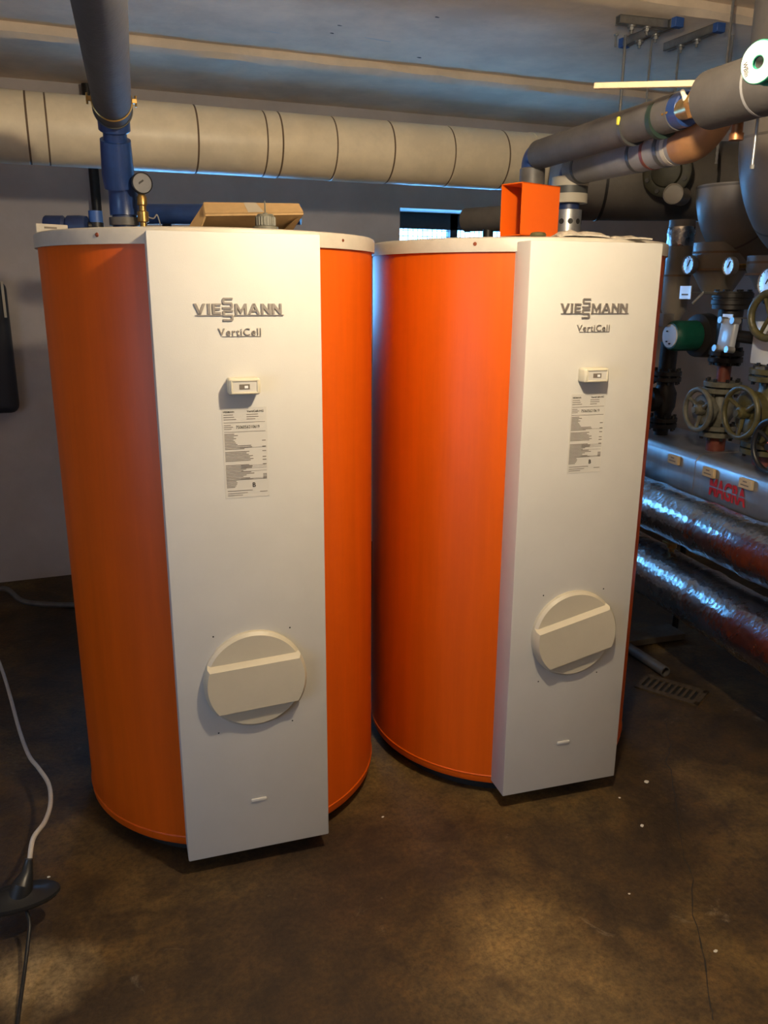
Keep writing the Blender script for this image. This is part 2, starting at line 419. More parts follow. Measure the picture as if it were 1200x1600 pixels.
# windows: frame, lit pane, grating bars
def window(name, rect, y):
    x0, x1, z0, z1 = rect
    bm = BM()
    top = 0.095; t = 0.05
    add_box(bm, ((x0 + x1) / 2, y, z1 - top / 2), (x1 - x0, 0.05, top)); add_box(bm, ((x0 + x1) / 2, y, z0 + t / 2), (x1 - x0, 0.05, t))
    for x in (x0 + t / 2, x1 - t / 2, (x0 + x1) / 2): add_box(bm, (x, y, (z0 + z1) / 2), (t, 0.05, z1 - z0))
    wn = struct(name, bm, M_iron)
    bm = BM(); add_box(bm, ((x0 + x1) / 2, y + 0.03, (z0 + z1) / 2), (x1 - x0, 0.008, z1 - z0)); lab(obj('pane', bm, M_block, wn), 'bluish daylit glass pane')
    bm = BM()
    nx = int((x1 - x0) / 0.032); nz = int((z1 - z0) / 0.032)
    for i in range(1, nx): add_box(bm, (x0 + (x1 - x0) * i / nx, y + 0.015, (z0 + z1) / 2), (0.004, 0.004, z1 - z0))
    for i in range(1, nz): add_box(bm, ((x0 + x1) / 2, y + 0.011, z0 + (z1 - z0) * i / nz), (x1 - x0, 0.004, 0.004))
    g = obj('wire_grating', bm, M_steel, wn); g['kind'] = 'stuff'
    return wn
window('window_1', W1, Y1 + 0.25); window('window_2', W2, Y1 + 0.25)
bm = BM()
for z in (SW[2] + .03, SW[3] - .03): add_box(bm, (X0 - .15, (SW[0] + SW[1]) / 2, z), (.06, SW[1] - SW[0], .06))
for y in (SW[0] + .03, SW[1] - .03, (SW[0] + SW[1]) / 2): add_box(bm, (X0 - .15, y, (SW[2] + SW[3]) / 2), (.06, .06, SW[3] - SW[2]))
wn = struct('fill_window', bm, M_wood)  # unseen window, added for the cool light on the left tank panel
bm = BM(); add_box(bm, (X0 - .19, (SW[0] + SW[1]) / 2, (SW[2] + SW[3]) / 2), (.008, SW[1] - SW[0], SW[3] - SW[2])); obj('pane', bm, M_side_fill, wn)

# floor marks: drain grate, cracks
dr = thing('floor_drain', 'rusty slotted drain grate set in the floor below the foil pipes', 'drain', atz(1049, 1078, 0))
def drain():
    o = atz(1049, 1078, 0); ux = (atz(1088, 1089, 0) - atz(1010, 1066, 0)).normalized(); uy = ZZ.cross(ux)
    bm = BM(); Lx, Ly, t = 0.25, 0.145, 0.004
    Mx = Matrix((ux, uy, ZZ)).transposed().to_4x4()
    for sx in (-1, 1): add_box(bm, o + ux * sx * (Lx / 2 - .008) + ZZ * .003, (.016, Ly, .006), mat=Mx)
    for sy in (-1, 1): add_box(bm, o + uy * sy * (Ly / 2 - .014) + ZZ * .003, (Lx, .028, .006), mat=Mx)
    obj('grate_frame', bm, M_plank_rust, dr)
    bm = BM(); add_box(bm, o + ZZ * .0008, (Lx - .02, Ly - .02, .0012), mat=Mx); obj('sump', bm, M_black, dr)
    n = 9
    for i in range(n):
        x = -Lx / 2 + .016 + (Lx - .032) * (i + .5) / n
        bm = BM(); add_box(bm, o + ux * (x + .006) + ZZ * .003, (.011, Ly - .04, .005), mat=Mx); obj('bar', bm, M_plank_rust, dr)
M_plank_rust = mat('rusty iron', (0.08, 0.052, 0.026), 0.75, var=0.4, scale=40)
drain()
bm = BM()
crack = [(1040, 1130), (1048, 1165), (1042, 1190), (1052, 1215), (1055, 1250), (1060, 1290), (1066, 1330), (1082, 1375), (1084, 1430), (1100, 1500), (1112, 1575), (1116, 1600)]
cp = []
for i, (a, b_) in enumerate(zip(crack, crack[1:])):
    for k in range(4):
        t = k / 4; cp.append(atz(a[0] + (b_[0] - a[0]) * t + random.uniform(-2, 2), a[1] + (b_[1] - a[1]) * t, 0.0004))
for a, b_ in zip(cp, cp[1:]):
    d = (b_ - a); s = V((-d.y, d.x, 0)).normalized() * random.uniform(.0008, .0022)
    bm.faces.new([bm.verts.new(p) for p in (a - s, b_ - s, b_ + s, a + s)])
ck = obj('crack', bm, M_black, FLOOR)

# ================================================================== HOT WATER TANKS
RAD, ZB, ZO, ZR, PD, PW, PT, PB = 0.45, 0.045, 1.644, 1.681, 0.4926, 0.3888, 1.669, 0.054
TX, UZ, NY = V((1, 0, 0)), V((0, 0, 1)), V((0, -1, 0))
def panel_text(bm, x, z, y=-PD): return place(bm, (x, y, z), TX, UZ)
def block_letter(bm, ch, x, y, z, w, h, t, dep=.004):
    W, T = w, t; k = t * 1.12
    def bar(x0, z0, x1, z1): return [(x0, z0), (x1, z0), (x1, z1), (x0, z1)]
    Q = {'I': [bar(0, 0, W, h)],
         'V': [[(0, h), (k, h), (W / 2 + k / 2, 0), (W / 2 - k / 2, 0)], [(W - k, h), (W, h), (W / 2 + k / 2, 0), (W / 2 - k / 2, 0)]],
         'E': [bar(0, 0, T, h), bar(T, 0, W, T * .85), bar(T, h / 2 - T * .42, W * .92, h / 2 + T * .42), bar(T, h - T * .85, W, h)],
         'M': [bar(0, 0, T, h), bar(W - T, 0, W, h), [(T, h), (T, h * .62), (W / 2, 0), (W / 2, h * .40)], [(W / 2, h * .40), (W / 2, 0), (W - T, h * .62), (W - T, h)]],
         'A': [[(0, 0), (k, 0), (W / 2 + k / 2, h), (W / 2 - k / 2, h)], [(W - k, 0), (W, 0), (W / 2 + k / 2, h), (W / 2 - k / 2, h)], bar(W * .27, h * .22, W * .73, h * .40)],
         'N': [bar(0, 0, T, h), bar(W - T, 0, W, h), [(T, h), (T, h * .60), (W - T, 0), (W - T, h * .40)]],
         'S': [[(0, 0), (W - T * .5, 0), (W, T * .5), (W, T * .8), (0, T * .8)], bar(W - T * .95, T * .8, W, h / 2 - T * .4), [(T * .4, h / 2 - T * .4), (W, h / 2 - T * .4), (W - T * .4, h / 2 + T * .4), (0, h / 2 + T * .4)], bar(0, h / 2 + T * .4, T * .95, h - T * .8), [(0, h - T * .8), (W, h - T * .8), (W, h), (T * .5, h), (0, h - T * .5)]]}[ch]
    for q in Q: add_prism(bm, q, (x, y + .0005, z), TX, UZ, NY, dep)
def tank(cx, cy, rot, label, hatch_rot, screws, lit):
    t = thing('hot_water_tank', label, 'tank', (cx, cy, 0), rot, 'orange hot water storage tanks')
    L = dict(parent=t, local=True)
    bm = BM(); add_lathe(bm, [(RAD - .04, 0.0), (RAD - .04, ZB + .02)], (0, 0, 0), UZ, 64); lab(obj('plinth', bm, M_shadow, **L), 'recessed plinth, black as the shadow gap under the jacket')
    bm = BM()
    add_lathe(bm, [(RAD - .03, ZB), (RAD - .002, ZB), (RAD, ZB + .003), (RAD, ZB + .022), (RAD + .0025, ZB + .025), (RAD, ZB + .028), (RAD, ZO + .01)], (0, 0, 0), UZ, 128)
    lab(obj('jacket', bm, M_orange, **L), 'orange sheet jacket')
    bm = BM()
    add_lathe(bm, [(RAD, ZO), (RAD + .008, ZO), (RAD + .008, ZR - .008), (RAD + .0055, ZR - .0025), (RAD, ZR), (RAD - .05, ZR + .004), (0, ZR + .006)], (0, 0, 0), UZ, 128)
    lab(obj('lid', bm, M_lid, **L), 'beige lid with a deep rim')
    bm = BM(); add_box(bm, (0, -(PD + .385) / 2, (PT + PB) / 2), (PW, PD - .385, PT - PB), .0035, 2)
    lab(obj('front_panel', bm, M_cream, **L), 'cream front panel')
    fp = t.children[-1]
    # raised chrome lettering
    y = -PD
    bm = BM()
    zb = 1.4905; h = .0235
    x = -.1010
    for ch, wd in (('V', .0260), ('I', .0062), ('E', .0190)):
        block_letter(bm, ch, x, y, zb, wd, h, .0056); x += wd + .0046
    x = -.0085
    for ch, wd in (('M', .0270), ('A', .0270), ('N', .0225), ('N', .0225)):
        block_letter(bm, ch, x, y, zb, wd, h, .0054); x += wd + .0030
    for z in (1.5024, 1.4752): block_letter(bm, 'S', -.0368, y, z, .0238, .0246, .0052)
    add_box(bm, (-.066, y - .0015, 1.4880), (.064, .003, .0022)); add_box(bm, (.047, y - .0015, 1.4880), (.114, .003, .0022))
    lab(obj('maker_lettering', bm, M_chrome, fp, local=True), 'raised chrome lettering with two stacked S')
    bm = BM()
    join(bm, panel_text(text_mesh('V', M_chrome, .0155, .0165, .003, .004), -.0490, 1.4425))
    join(bm, panel_text(text_mesh('ertiCell', M_chrome, .0800, .0165, .003, .0, 0, 1.12), -.0305, 1.4425))
    add_box(bm, (.005, y - .001, 1.4405), (.090, .002, .0012))
    obj('type_lettering', bm, M_chrome, fp, local=True)
    # thermometer
    bm = BM(); add_box(bm, (0.0015, y - .018, 1.3285), (.074, .038, .038), .006, 3)
    th = lab(obj('thermometer', bm, M_plastic, t, local=True), 'ivory plastic thermometer housing')
    bm = BM()
    for (c, s) in (((0.0015, y - .0385, 1.3428), (.064, .003, .0045)), ((0.0015, y - .0385, 1.3142), (.064, .003, .0045)), ((-.0285, y - .0385, 1.3285), (.0045, .003, .029)), ((.0315, y - .0385, 1.3285), (.0045, .003, .029))): add_box(bm, c, s, .001, 1)
    obj('bezel', bm, M_plastic, th, local=True)
    bm = BM(); add_box(bm, (0.0015, y - .0374, 1.3285), (.056, .0012, .025)); obj('dial_plate', bm, M_sticker, th, local=True)
    bm = BM(); add_box(bm, (0.001, y - .0383, 1.3285), (.024, .001, .0115)); lab(obj('display', bm, M_ink, th, local=True), 'small dark display window')
    bm = BM(); add_box(bm, (0.005, y - .0390, 1.3280), (.008, .0008, .006)); obj('digits', bm, M_paper, th, local=True)
    # rating sticker
    bm = BM(); add_box(bm, (.003, y - .0002, 1.1665), (.106, .0012, .220)); st = lab(obj('rating_sticker', bm, M_sticker, t, local=True), 'printed rating sticker')
    bm = BM(); rnd = random.Random(3); ys = y - .0011
    def ln(x0, x1, z, hh=.0007): add_box(bm, ((x0 + x1) / 2, ys, z), (x1 - x0, .0004, hh))
    for z in (1.2405, 1.2180, 1.1010): ln(-.046, .052, z, .0009)
    for z in (1.259, 1.2535, 1.248): ln(-.046, -.046 + rnd.uniform(.018, .036), z, .0014); ln(.008, .008 + rnd.uniform(.020, .034), z, .0014)
    for z in (1.2345, 1.2300, 1.2255): ln(-.046, -.046 + rnd.uniform(.016, .022), z, .0013)
    z = 1.2130
    while z > 1.0800:
        if not (1.1380 < z < 1.1465 or 1.1700 < z < 1.1745):
            L_ = rnd.uniform(.020, .034) if z > 1.186 else rnd.uniform(.04, .068)
            if z < 1.101: L_ = rnd.uniform(.02, .03)
            ln(-.046, -.046 + L_, z, .0016)
            if rnd.random() < .33: ln(.043, .052, z, .0018); 
            if rnd.random() < .25: ln(-.01, .052, z - .0016, .0004)
        z -= .0036
    for z, l in ((1.0740, .06), (1.0680, .048), (1.0630, .036)): ln(-.044, -.044 + l, z, .0013)
    ln(.034, .052, 1.0690, .0013)
    pl = obj('fine_print', bm, M_ink, st, local=True); pl['kind'] = 'stuff'
    for tx, tw, th_, x, z, of in (('VIESSMANN', .026, .0042, -.047, 1.2640, .01), ('VertiCell-HG', .040, .0048, .009, 1.2640, .01), ('7506056210619', .056, .0075, -.018, 1.2255, .0), ('B', .0075, .0115, .0165, 1.0810, .02)):
        obj('print', place(text_mesh(tx, M_ink, tw, th_, .0003, of), (x, ys, z), TX, UZ), M_black, st, local=True)
    # round hatch cover with a raised grip
    hc = V((.003, y, .573)); RH = .1325
    bm = BM(); add_lathe(bm, [(RH, 0), (RH, .010), (RH - .008, .018), (0, .018)], (0, 0, 0), NY, 72)
    ho = obj('hatch_cover', bm, M_hatch, t, local=True); ho.location = hc; ho.rotation_euler = (0, -hatch_rot, 0)
    lab(ho, 'round ivory hatch cover')
    poly = []
    zt_, zb_ = .062, -.082
    def arc(r, a, b_, n=18): return [(r * math.cos(a + (b_ - a) * i / n), r * math.sin(a + (b_ - a) * i / n)) for i in range(n + 1)]
    def strip(r, zt, zb): return arc(r, math.asin(zb / r), math.asin(zt / r)) + arc(r, math.pi - math.asin(zt / r), math.pi - math.asin(zb / r))
    lo, hi = strip(RH - .0005, zt_, zb_), strip(RH - .008, zt_ - .013, zb_ + .011)
    bm = BM(); A = [bm.verts.new((p[0], -.008, p[1])) for p in lo]; B = [bm.verts.new((p[0], -.036, p[1])) for p in hi]; n = len(lo)
    mid = [bm.verts.new((p[0], -.026, p[1])) for p in strip(RH - .0005, zt_ - .006, zb_ + .005)]
    for P, Q in ((A, mid), (mid, B)):
        for i in range(n): j = (i + 1) % n; bm.faces.new((P[i], P[j], Q[j], Q[i]))
    bm.faces.new(B); bm.faces.new(A[::-1])
    lab(obj('grip', bm, M_hatch, ho, local=True), 'raised grip across the cover')
    for x, z in ((-.0975, .7), (.0985, .7), (-.0970, .4275), (.0985, .4305)):
        bm = BM(); add_lathe(bm, [(.0024, 0), (.0018, .0008), (0, .001)], (x, y + .0002, z), NY, 10); obj('screw', bm, M_black, t, local=True)
    bm = BM(); add_box(bm, (0.001, y - .001, .2085), (.042, .006, .010), .0028, 2); obj('vent_louvre', bm, M_cream, t, local=True)
    for a, r_ in screws:
        d = V((math.sin(a), -math.cos(a), 0)); bm = BM()
        add_lathe(bm, [(r_, 0), (r_ * .8, .002), (0, .003)], d * (RAD + .0075) + UZ * 1.664, d, 12); lab(obj('rim_screw', bm, M_rust, t, local=True), 'rusty rim screw')
    return t
def rim_angle(px, py, cx, cy, rot):
    d = ray(px, py); ox, oy = -cx, -cy; A = d.x ** 2 + d.y ** 2; B = ox * d.x + oy * d.y; Cc = ox * ox + oy * oy - .458 ** 2
    k = (-B - math.sqrt(B * B - A * Cc)) / A; x, yv = ox + d.x * k, oy + d.y * k
    return math.atan2(x, -yv) - rot
T1 = (.4114, 2.3971, R(-3.297)); T2 = (1.3572, 2.3495, R(-4.397))
tk1 = tank(*T1, 'orange hot water tank on the left under the cardboard box lid', R(3), [(rim_angle(152, 374, *T1), .0055), (rim_angle(536, 383, *T1), .004)], 1)
tk2 = tank(*T2, 'orange hot water tank beside the foil pipes with an orange bracket on top', R(13.5), [(rim_angle(742, 384, *T2), .0055)], 2)
# things fixed to the top of the left tank
TOPZ = ZR + .0065
def on_lid(px, cx, cy, D0=None):  return None
p = at(415, 356, 2.05); p.z = TOPZ
bm = BM(); add_lathe(bm, [(.032, 0), (.032, .010), (.024, .012), (.024, .034), (.019, .040), (.006, .041), (.006, .043)], p, ZZ, 28)
for i in range(20):
    a = 2 * math.pi * i / 20; add_box(bm, p + V((math.cos(a) * .024, math.sin(a) * .024, .023)), (.003, .003, .02))
add_cyl(bm, p + ZZ * .04, p + ZZ * .072, .0018, 8)
lab(obj('vent_plug', bm, M_olive_grey, tk1), 'ribbed grey plug with a thin pin')
a_, b_ = at(56, 354, 2.27), at(105, 350, 2.33); a_.z = b_.z = TOPZ - .008
bm = BM(); ux = (b_ - a_).normalized(); Mx = Matrix((ux, ZZ.cross(ux), ZZ)).transposed().to_4x4()
add_box(bm, (a_ + b_) / 2 + ZZ * .022, ((b_ - a_).length, .004, .036), .001, 1, Mx); cl = lab(obj('lid_tab', bm, M_lid, tk1), 'upright beige tab on the lid edge')
bm = BM(); add_box(bm, (a_ + b_) / 2 + ZZ * .030 - V((0, .0028, 0)) - ux * .004, (.036, .001, .005), 0, 1, Mx); obj('tab_print', bm, M_ink, cl)

# ================================================================== CARDBOARD on tank 1
def carton():
    t = thing('cardboard_tray', 'brown corrugated box lid tilted up on the left tank top', 'box', V((.44, 2.2, TOPZ)))
    fl, fr = at(321, 335, 2.12), at(474, 333, 2.12)          # lower front edge
    tl, tr_ = at(318, 318, 2.16), at(467, 320, 2.16)         # upper front edge
    ux = (fr - fl).normalized()
    back = V((.02, .24, -.052))
    bl, br = fl + back, fr + back; bl.z = br.z = TOPZ + .006
    th = .004
    def sheet(name, q, label=None):
        bm = BM(); n = (q[1] - q[0]).cross(q[3] - q[0]).normalized() * th
        add = [bm.verts.new(p) for p in q] + [bm.verts.new(p + n) for p in q]
        bm.faces.new(add[:4][::-1]); bm.faces.new(add[4:])
        for i in range(4): j = (i + 1) % 4; bm.faces.new((add[i], add[j], add[j + 4], add[i + 4]))
        o = obj(name, bm, M_card, t)
        return lab(o, label) if label else o
    sheet('front_wall', [fl, fr, tr_, tl], 'bright corrugated front wall')
    sheet('base', [fl, bl, br, fr])
    fpt = at(293, 357, 2.15); fpt2 = at(312, 358, 2.15); fpt.z = max(fpt.z, TOPZ + .002); fpt2.z = max(fpt2.z, TOPZ + .002)
    sheet('flap', [fl, fpt2, fpt, tl], 'left flap folded down')
    rp, rp2 = at(437, 356, 2.24), at(452, 357, 2.25); rp.z = rp2.z = TOPZ + .002
    sheet('flap', [fr, tr_, rp2 + V((.01, .02, 0)), rp])
    # corrugation bumps along the top of the front wall
    bm = BM()
    for i in range(26):
        q = tl + (tr_ - tl) * ((i + .5) / 26) + V((0, .004, 0)); add_cyl(bm, q - ux * .0028, q + ux * .0028, .0024, 6)
    o = obj('corrugated_edge', bm, M_card, t)
    m = tl + (tr_ - tl) * .5; bm = BM()
    n = (fr - fl).cross(tl - fl).normalized()
    if n.y > 0: n = -n
    q = [fl + (fr - fl) * .44, fl + (fr - fl) * .60, tl + (tr_ - tl) * .55, tl + (tr_ - tl) * .42]
    vs = [bm.verts.new(p + n * .0045) for p in q]; bm.faces.new(vs); lab(obj('tape_strip', bm, M_bandbeige, t), 'strip of pale tape')
carton()

# ================================================================== BIG CREAM PIPE along the back wall
PY, PZ, PR = 3.60, 2.125, 0.128
bp_ = thing('insulated_pipe', 'fat cream jacketed pipe running along the back wall under the ceiling', 'pipe', (0.8, PY, PZ - PR))
seams = [-0.9, -.45]
for px in (46, 76, 303, 408, 431, 514, 601, 694, 777): seams.append(aty(px, 225, PY).x)
seams += [2.12]
for i, (a, b_) in enumerate(zip([X0 + .02] + seams, seams)):
    rr = PR - (0.0012 if i % 2 else 0)
    bm = BM(); L_ = b_ - a
    add_lathe(bm, [(rr - .003, .001), (rr, .004), (rr, L_ - .004), (rr - .003, L_ - .001)], (a, PY, PZ), (1, 0, 0), 56); obj('jacket_section', bm, M_jacket, bp_)
    if i < len(seams):
        bm = BM(); add_lathe(bm, [(rr - .002, -.004), (rr - .0004, -.0035), (rr - .0004, .0035), (rr - .002, .004)], (b_, PY, PZ), (1, 0, 0), 56); lab(obj('seam', bm, M_seam, bp_), 'brown sealing seam')
# mitred bend at its right end, turning towards the back wall
e0 = V((2.12, PY, PZ)); path = elbow(e0, e0 + V((.30, 0, 0)), e0 + V((.30, .42, -.02)), .20, 6)
for a, b_ in zip(path, path[1:]):
    d = b_ - a
    if d.length < .004: continue
    bm = BM(); add_tube(bm, [a - d * .03, b_ + d * .03], PR + .002, 48); obj('bend_section', bm, M_jacket, bp_)

# ================================================================== LEFT: grey foam pipe and blue riser
A0, A1 = at(176, 170, 2.30), at(152, -22, 1.45)
dd = (A1 - A0).normalized(); A2 = A0 + dd * 2.6; FR = .0515
fpipe = thing('foam_pipe', 'grey foam insulated pipe crossing overhead towards the camera on the left', 'pipe', A0 - ZZ * FR)
bm = BM(); add_tube(bm, [A0, A0 + dd * .4, A0 + dd * 1.2, A2], FR, 40); obj('foam_sleeve', bm, M_foam, fpipe)
bm = BM(); add_cyl(bm, A0 - dd * .05, A0 + dd * .01, FR * .93, 36); lab(obj('end_sleeve', bm, M_foam_light, fpipe), 'blue grey end sleeve')
bm = BM(); add_torus(bm, A0 + dd * .006, dd, FR + .0015, .0025, 40, 8); lab(obj('band', bm, M_banddark, fpipe), 'dark wire band')
bm = BM(); c = A0 + dd * .10
add_torus(bm, c, dd, FR + .001, .003, 40, 8)
sx = dd.cross(ZZ).normalized()
for s in (-1, 1):
    q = c + sx * s * (FR + .008); add_box(bm, q, (.014, .010, .012), .001, 1); add_cyl(bm, q - ZZ * .014 + sx * s * .004, q + ZZ * .014 + sx * s * .004, .003, 8)
lab(obj('clamp', bm, M_brass, fpipe), 'pipe clamp with two bolts')
# blue connection down into the tank
blue = thing('blue_riser', 'dark blue elbow pipe rising from the left tank to the overhead foam pipe', 'pipe', V((.185, 2.60, TOPZ)))
E0 = A0 - dd * .05
ee = (-dd * .42 - ZZ * .9).normalized()
F0 = E0 - dd * .005 - ZZ * .012
bm = BM(); add_cyl(bm, F0 - ee * .035, F0 + ee * .035, .0455, 36, bev=.003); obj('coupling', bm, M_blue, blue)
bm = BM(); add_cyl(bm, F0 + ee * .03, F0 + ee * .07, .034, 32); lab(obj('neck', bm, M_blue, blue), 'narrow glossy neck')
F1 = F0 + ee * .16; base = V((F1.x + .012, F1.y + .03, TOPZ))
bm = BM(); add_tube(bm, elbow(F0 + ee * .06, F1, F1 * .6 + V((base.x, base.y, F1.z - .08)) * .4, .04, 6), [.044] + [.0475] * 8, 36); obj('elbow', bm, M_blue, blue)
bm = BM(); add_tube(bm, [F1 + ee * .0, V((base.x, base.y, F1.z - .045)), V((base.x, base.y, TOPZ + .075))], [.040, .043, .043], 36); obj('socket', bm, M_blue, blue)
bm = BM(); add_cyl(bm, V((base.x, base.y, TOPZ)), V((base.x, base.y, TOPZ + .09)), .037, 32); obj('riser', bm, M_blue_dark, blue)
bm = BM(); add_lathe(bm, [(.038, .045), (.047, .045), (.047, .068), (.038, .068)], base, ZZ, 36); lab(obj('collar', bm, M_pvc, blue), 'grey collar at the foot')
# black down pipe, blue stop and left branch
q = at(150, 345, 2.52); q.z = TOPZ
bm = BM(); add_cyl(bm, q, q + ZZ * .30, .014, 20)
bm.free()
wq = aty(149, 300, Y1 - .06); wq.z = 0
bpz = thing('black_pipe', 'black upright pipe on the back wall beside the blue riser', 'pipe', wq)
bm = BM(); add_cyl(bm, wq, wq + ZZ * 2.49, .024, 20); obj('tube', bm, M_iron, bpz)
for z_ in (.9, 2.2):
    bm = BM(); add_lathe(bm, [(.024, -.012), (.028, -.012), (.028, .012), (.024, .012)], wq + ZZ * z_, ZZ, 20); add_cyl(bm, wq + ZZ * z_, wq + ZZ * z_ + V((0, .06, 0)), .008, 8); obj('wall_clip', bm, M_steel, bpz)
bm = BM(); lq, rq = at(70, 340, 2.50), at(137, 337, 2.50); lq.z = rq.z = TOPZ + .043
bl = thing('blue_branch', 'dark blue insulated pipe stub lying across the left tank lid', 'pipe', (lq + rq) / 2 - ZZ * .043)
L_ = (rq - lq).length
add_lathe(bm, [(.027, 0), (.030, .004), (.030, L_ * .42), (.022, L_ * .48), (.030, L_ * .54), (.031, L_ * .8), (.029, L_ * .97), (.02, L_)], lq, rq - lq, 28); obj('insulation', bm, M_blue_dark, bl)
bm = BM(); add_cyl(bm, q + ZZ * .052, q + ZZ * .088, .021, 20); lab(obj('sleeve', bm, M_blue_cap, bl), 'bright blue sleeve')
bm = BM(); add_cyl(bm, q + ZZ * .0, q + ZZ * .054, .022, 20); obj('fitting', bm, M_iron, bl)
for f_ in (.2, .8):
    bm = BM(); p_ = lq + (rq - lq) * f_; add_box(bm, V((p_.x, p_.y, TOPZ + .006)), (.02, .04, .014), .002, 1); obj('saddle', bm, M_iron, bl)
bm = BM(); add_cyl(bm, rq - (rq - lq) * .03, V((q.x, q.y, rq.z)), .012, 16); obj('stub', bm, M_iron, bl)
# long horizontal blue pipe behind the carton
bm = BM(); p0, p1 = at(212, 334, 2.72), at(470, 350, 2.72); p0.z = p1.z = p0.z
bm2 = thing('blue_cross_pipe', 'matt blue insulated pipe lying behind the cardboard lid', 'pipe', (p0 + p1) / 2 - ZZ * .033)
add_tube(bm, [p0, p1], .033, 28); obj('insulation', bm, M_blue, bm2)
bm = BM(); add_cyl(bm, V((p0.x + .10, p0.y, TOPZ - .004)), V((p0.x + .10, p0.y, p0.z)), .016, 16)
add_cyl(bm, V((p1.x - .10, p1.y, TOPZ - .004)), V((p1.x - .10, p1.y, p1.z)), .016, 16); obj('support', bm, M_iron, bm2)
# pressure gauge on brass fitting
g = at(220, 287, 2.45); gb = V((g.x, g.y, TOPZ - .006))
ga = thing('pressure_gauge', 'round grey dial gauge on a brass fitting beside the blue riser', 'gauge', gb)
nd = (CAM - g); nd.z = 0; nd = (nd.normalized() + V((.25, 0, 0))).normalized()
bm = BM(); add_lathe(bm, [(.029, 0), (.031, .002), (.031, .018), (.028, .020), (.028, .017), (0, .017)], g, nd, 36); obj('case', bm, M_iron, ga)
bm = BM(); add_lathe(bm, [(.028, .0172), (0, .0176)], g, nd, 36); obj('dial', bm, M_foam_light, ga)
bm = BM(); add_box(bm, g + nd * .0185 + V((-.004, 0, .003)), (.018, .0012, .005), 0, 1, Matrix.Rotation(R(-35), 4, 'Y')); obj('needle', bm, M_black, ga)
bm = BM(); add_lathe(bm, [(r_, z_ * (g.z - .026 - gb.z)) for r_, z_ in ((.015, 0), (.015, .25), (.010, .27), (.010, .40), (.017, .42), (.017, .62), (.011, .64), (.011, .74), (.015, .76), (.015, .9), (.008, 1.0))], gb, ZZ, 12); obj('brass_fitting', bm, M_brass, ga)
bm = BM(); add_tube(bm, spline([gb + V((.01, 0, .075)), gb + V((.03, -.005, .07)), gb + V((.042, -.004, .08)), gb + V((.055, 0, .03)), gb + V((.062, 0, .004))], 5), .0022, 8); obj('lever', bm, M_steel, ga)

# ================================================================== RIGHT TANK TOP: vertical legs, orange bracket
P1a, P1b = at(838, 243, 2.55), at(1062, 170, 1.93)
d1 = (P1b - P1a); d1.z = 0; d1 = d1.normalized(); P1b = V((P1b.x, P1b.y, P1a.z + .006))
pp1 = thing('upper_foam_pipe', 'dark grey foam insulated pipe running from the right tank towards the spool', 'pipe', V((P1a.x, P1a.y, TOPZ - .004)))
bm = BM(); add_tube(bm, [P1a + d1 * .02, (P1a + P1b) / 2, P1b], .043, 36); obj('foam_sleeve', bm, M_foam, pp1)
v1 = V((P1a.x, P1a.y, 0)); foot1 = v1 + ZZ * TOPZ
bm = BM(); add_tube(bm, elbow(P1a + d1 * .04, P1a - d1 * .02, V((P1a.x - d1.x * .02, P1a.y - d1.y * .02, P1a.z - .07)), .03, 8), .036, 28); lab(obj('elbow', bm, M_blue, pp1), 'blue elbow')
ft = V((P1a.x - d1.x * .02, P1a.y - d1.y * .02, 0))
bm = BM(); add_cyl(bm, ft + ZZ * (P1a.z - .10), ft + ZZ * (P1a.z - .035), .040, 32, bev=.003); lab(obj('collar', bm, M_pvc, pp1), 'grey metal collar')
bm = BM(); add_cyl(bm, ft + ZZ * TOPZ, ft + ZZ * (P1a.z - .09), .034, 28); obj('riser', bm, M_blue_dark, pp1)
def ring_on(parent, name, c, d, r, w, m, label=None, proud=.0012):
    bm = BM(); add_lathe(bm, [(r - .002, -w / 2), (r + proud, -w / 2), (r + proud, w / 2), (r - .002, w / 2)], c, d, 40)
    o = obj(name, bm, m, parent); return lab(o, label) if label else o
def along(px, py, P, d):     # point on the line P + d t nearest the view ray
    r_ = ray(px, py); w0 = P - CAM; a, b_, c_ = d @ d, d @ r_, r_ @ r_; t = (b_ * (r_ @ w0) - c_ * (d @ w0)) / (a * c_ - b_ * b_); return P + d * t
k = along(987, 185, P1a, d1)
ring_on(pp1, 'strap', k, d1, .043, .010, M_banddark, 'dark strap', .003)
bm = BM(); add_box(bm, k - d1.cross(ZZ) * -.046 + ZZ * .012, (.007, .010, .020), .002, 1); lab(obj('strap_tag', bm, M_yellow, pp1), 'small yellow tag on the strap')
k2 = along(1034, 178, P1a, d1)
ring_on(pp1, 'clip', k2, d1, .043, .016, M_darkgreen, 'dark green clip', .004)
# lower light pipe with bands
P2a, P2b = at(893, 266, 2.58), at(1088, 203, 1.98)
P2b = V((P2b.x + .012, P2b.y, P2a.z - .012)); d2 = (P2b - P2a).normalized(); r2 = .046
pp2 = thing('lower_banded_pipe', 'light grey insulated pipe with dark tape bands below the foam pipe', 'pipe', V((P2a.x, P2a.y, TOPZ - .004)))
bm = BM(); add_tube(bm, [P2a + d2 * .02, P2b - d2 * .06], r2, 36); obj('insulation', bm, M_foam_light, pp2)
for px, py, w_, m_, l_ in ((912, 255, .014, M_banddark, 'dark tape band'), (1000, 228, .014, M_banddark, 'dark tape band'), (1022, 222, .012, M_primer, 'red brown tape band'), (1044, 217, .016, M_banddark, 'dark tape band'), (1056, 213, .016, M_bandbeige, 'beige tape band')):
    ring_on(pp2, 'tape_band', along(px, py, P2a, d2), d2, r2, w_, m_, l_)
bm = BM(); add_tube(bm, elbow(P2b - d2 * .066, P2b + d2 * .02, P2b + d2 * .02 + ZZ * .12 + V((.05, 0, 0)), .06, 8), .047, 32); lab(obj('bend', bm, M_tanfoam, pp2), 'brown bend at the end')
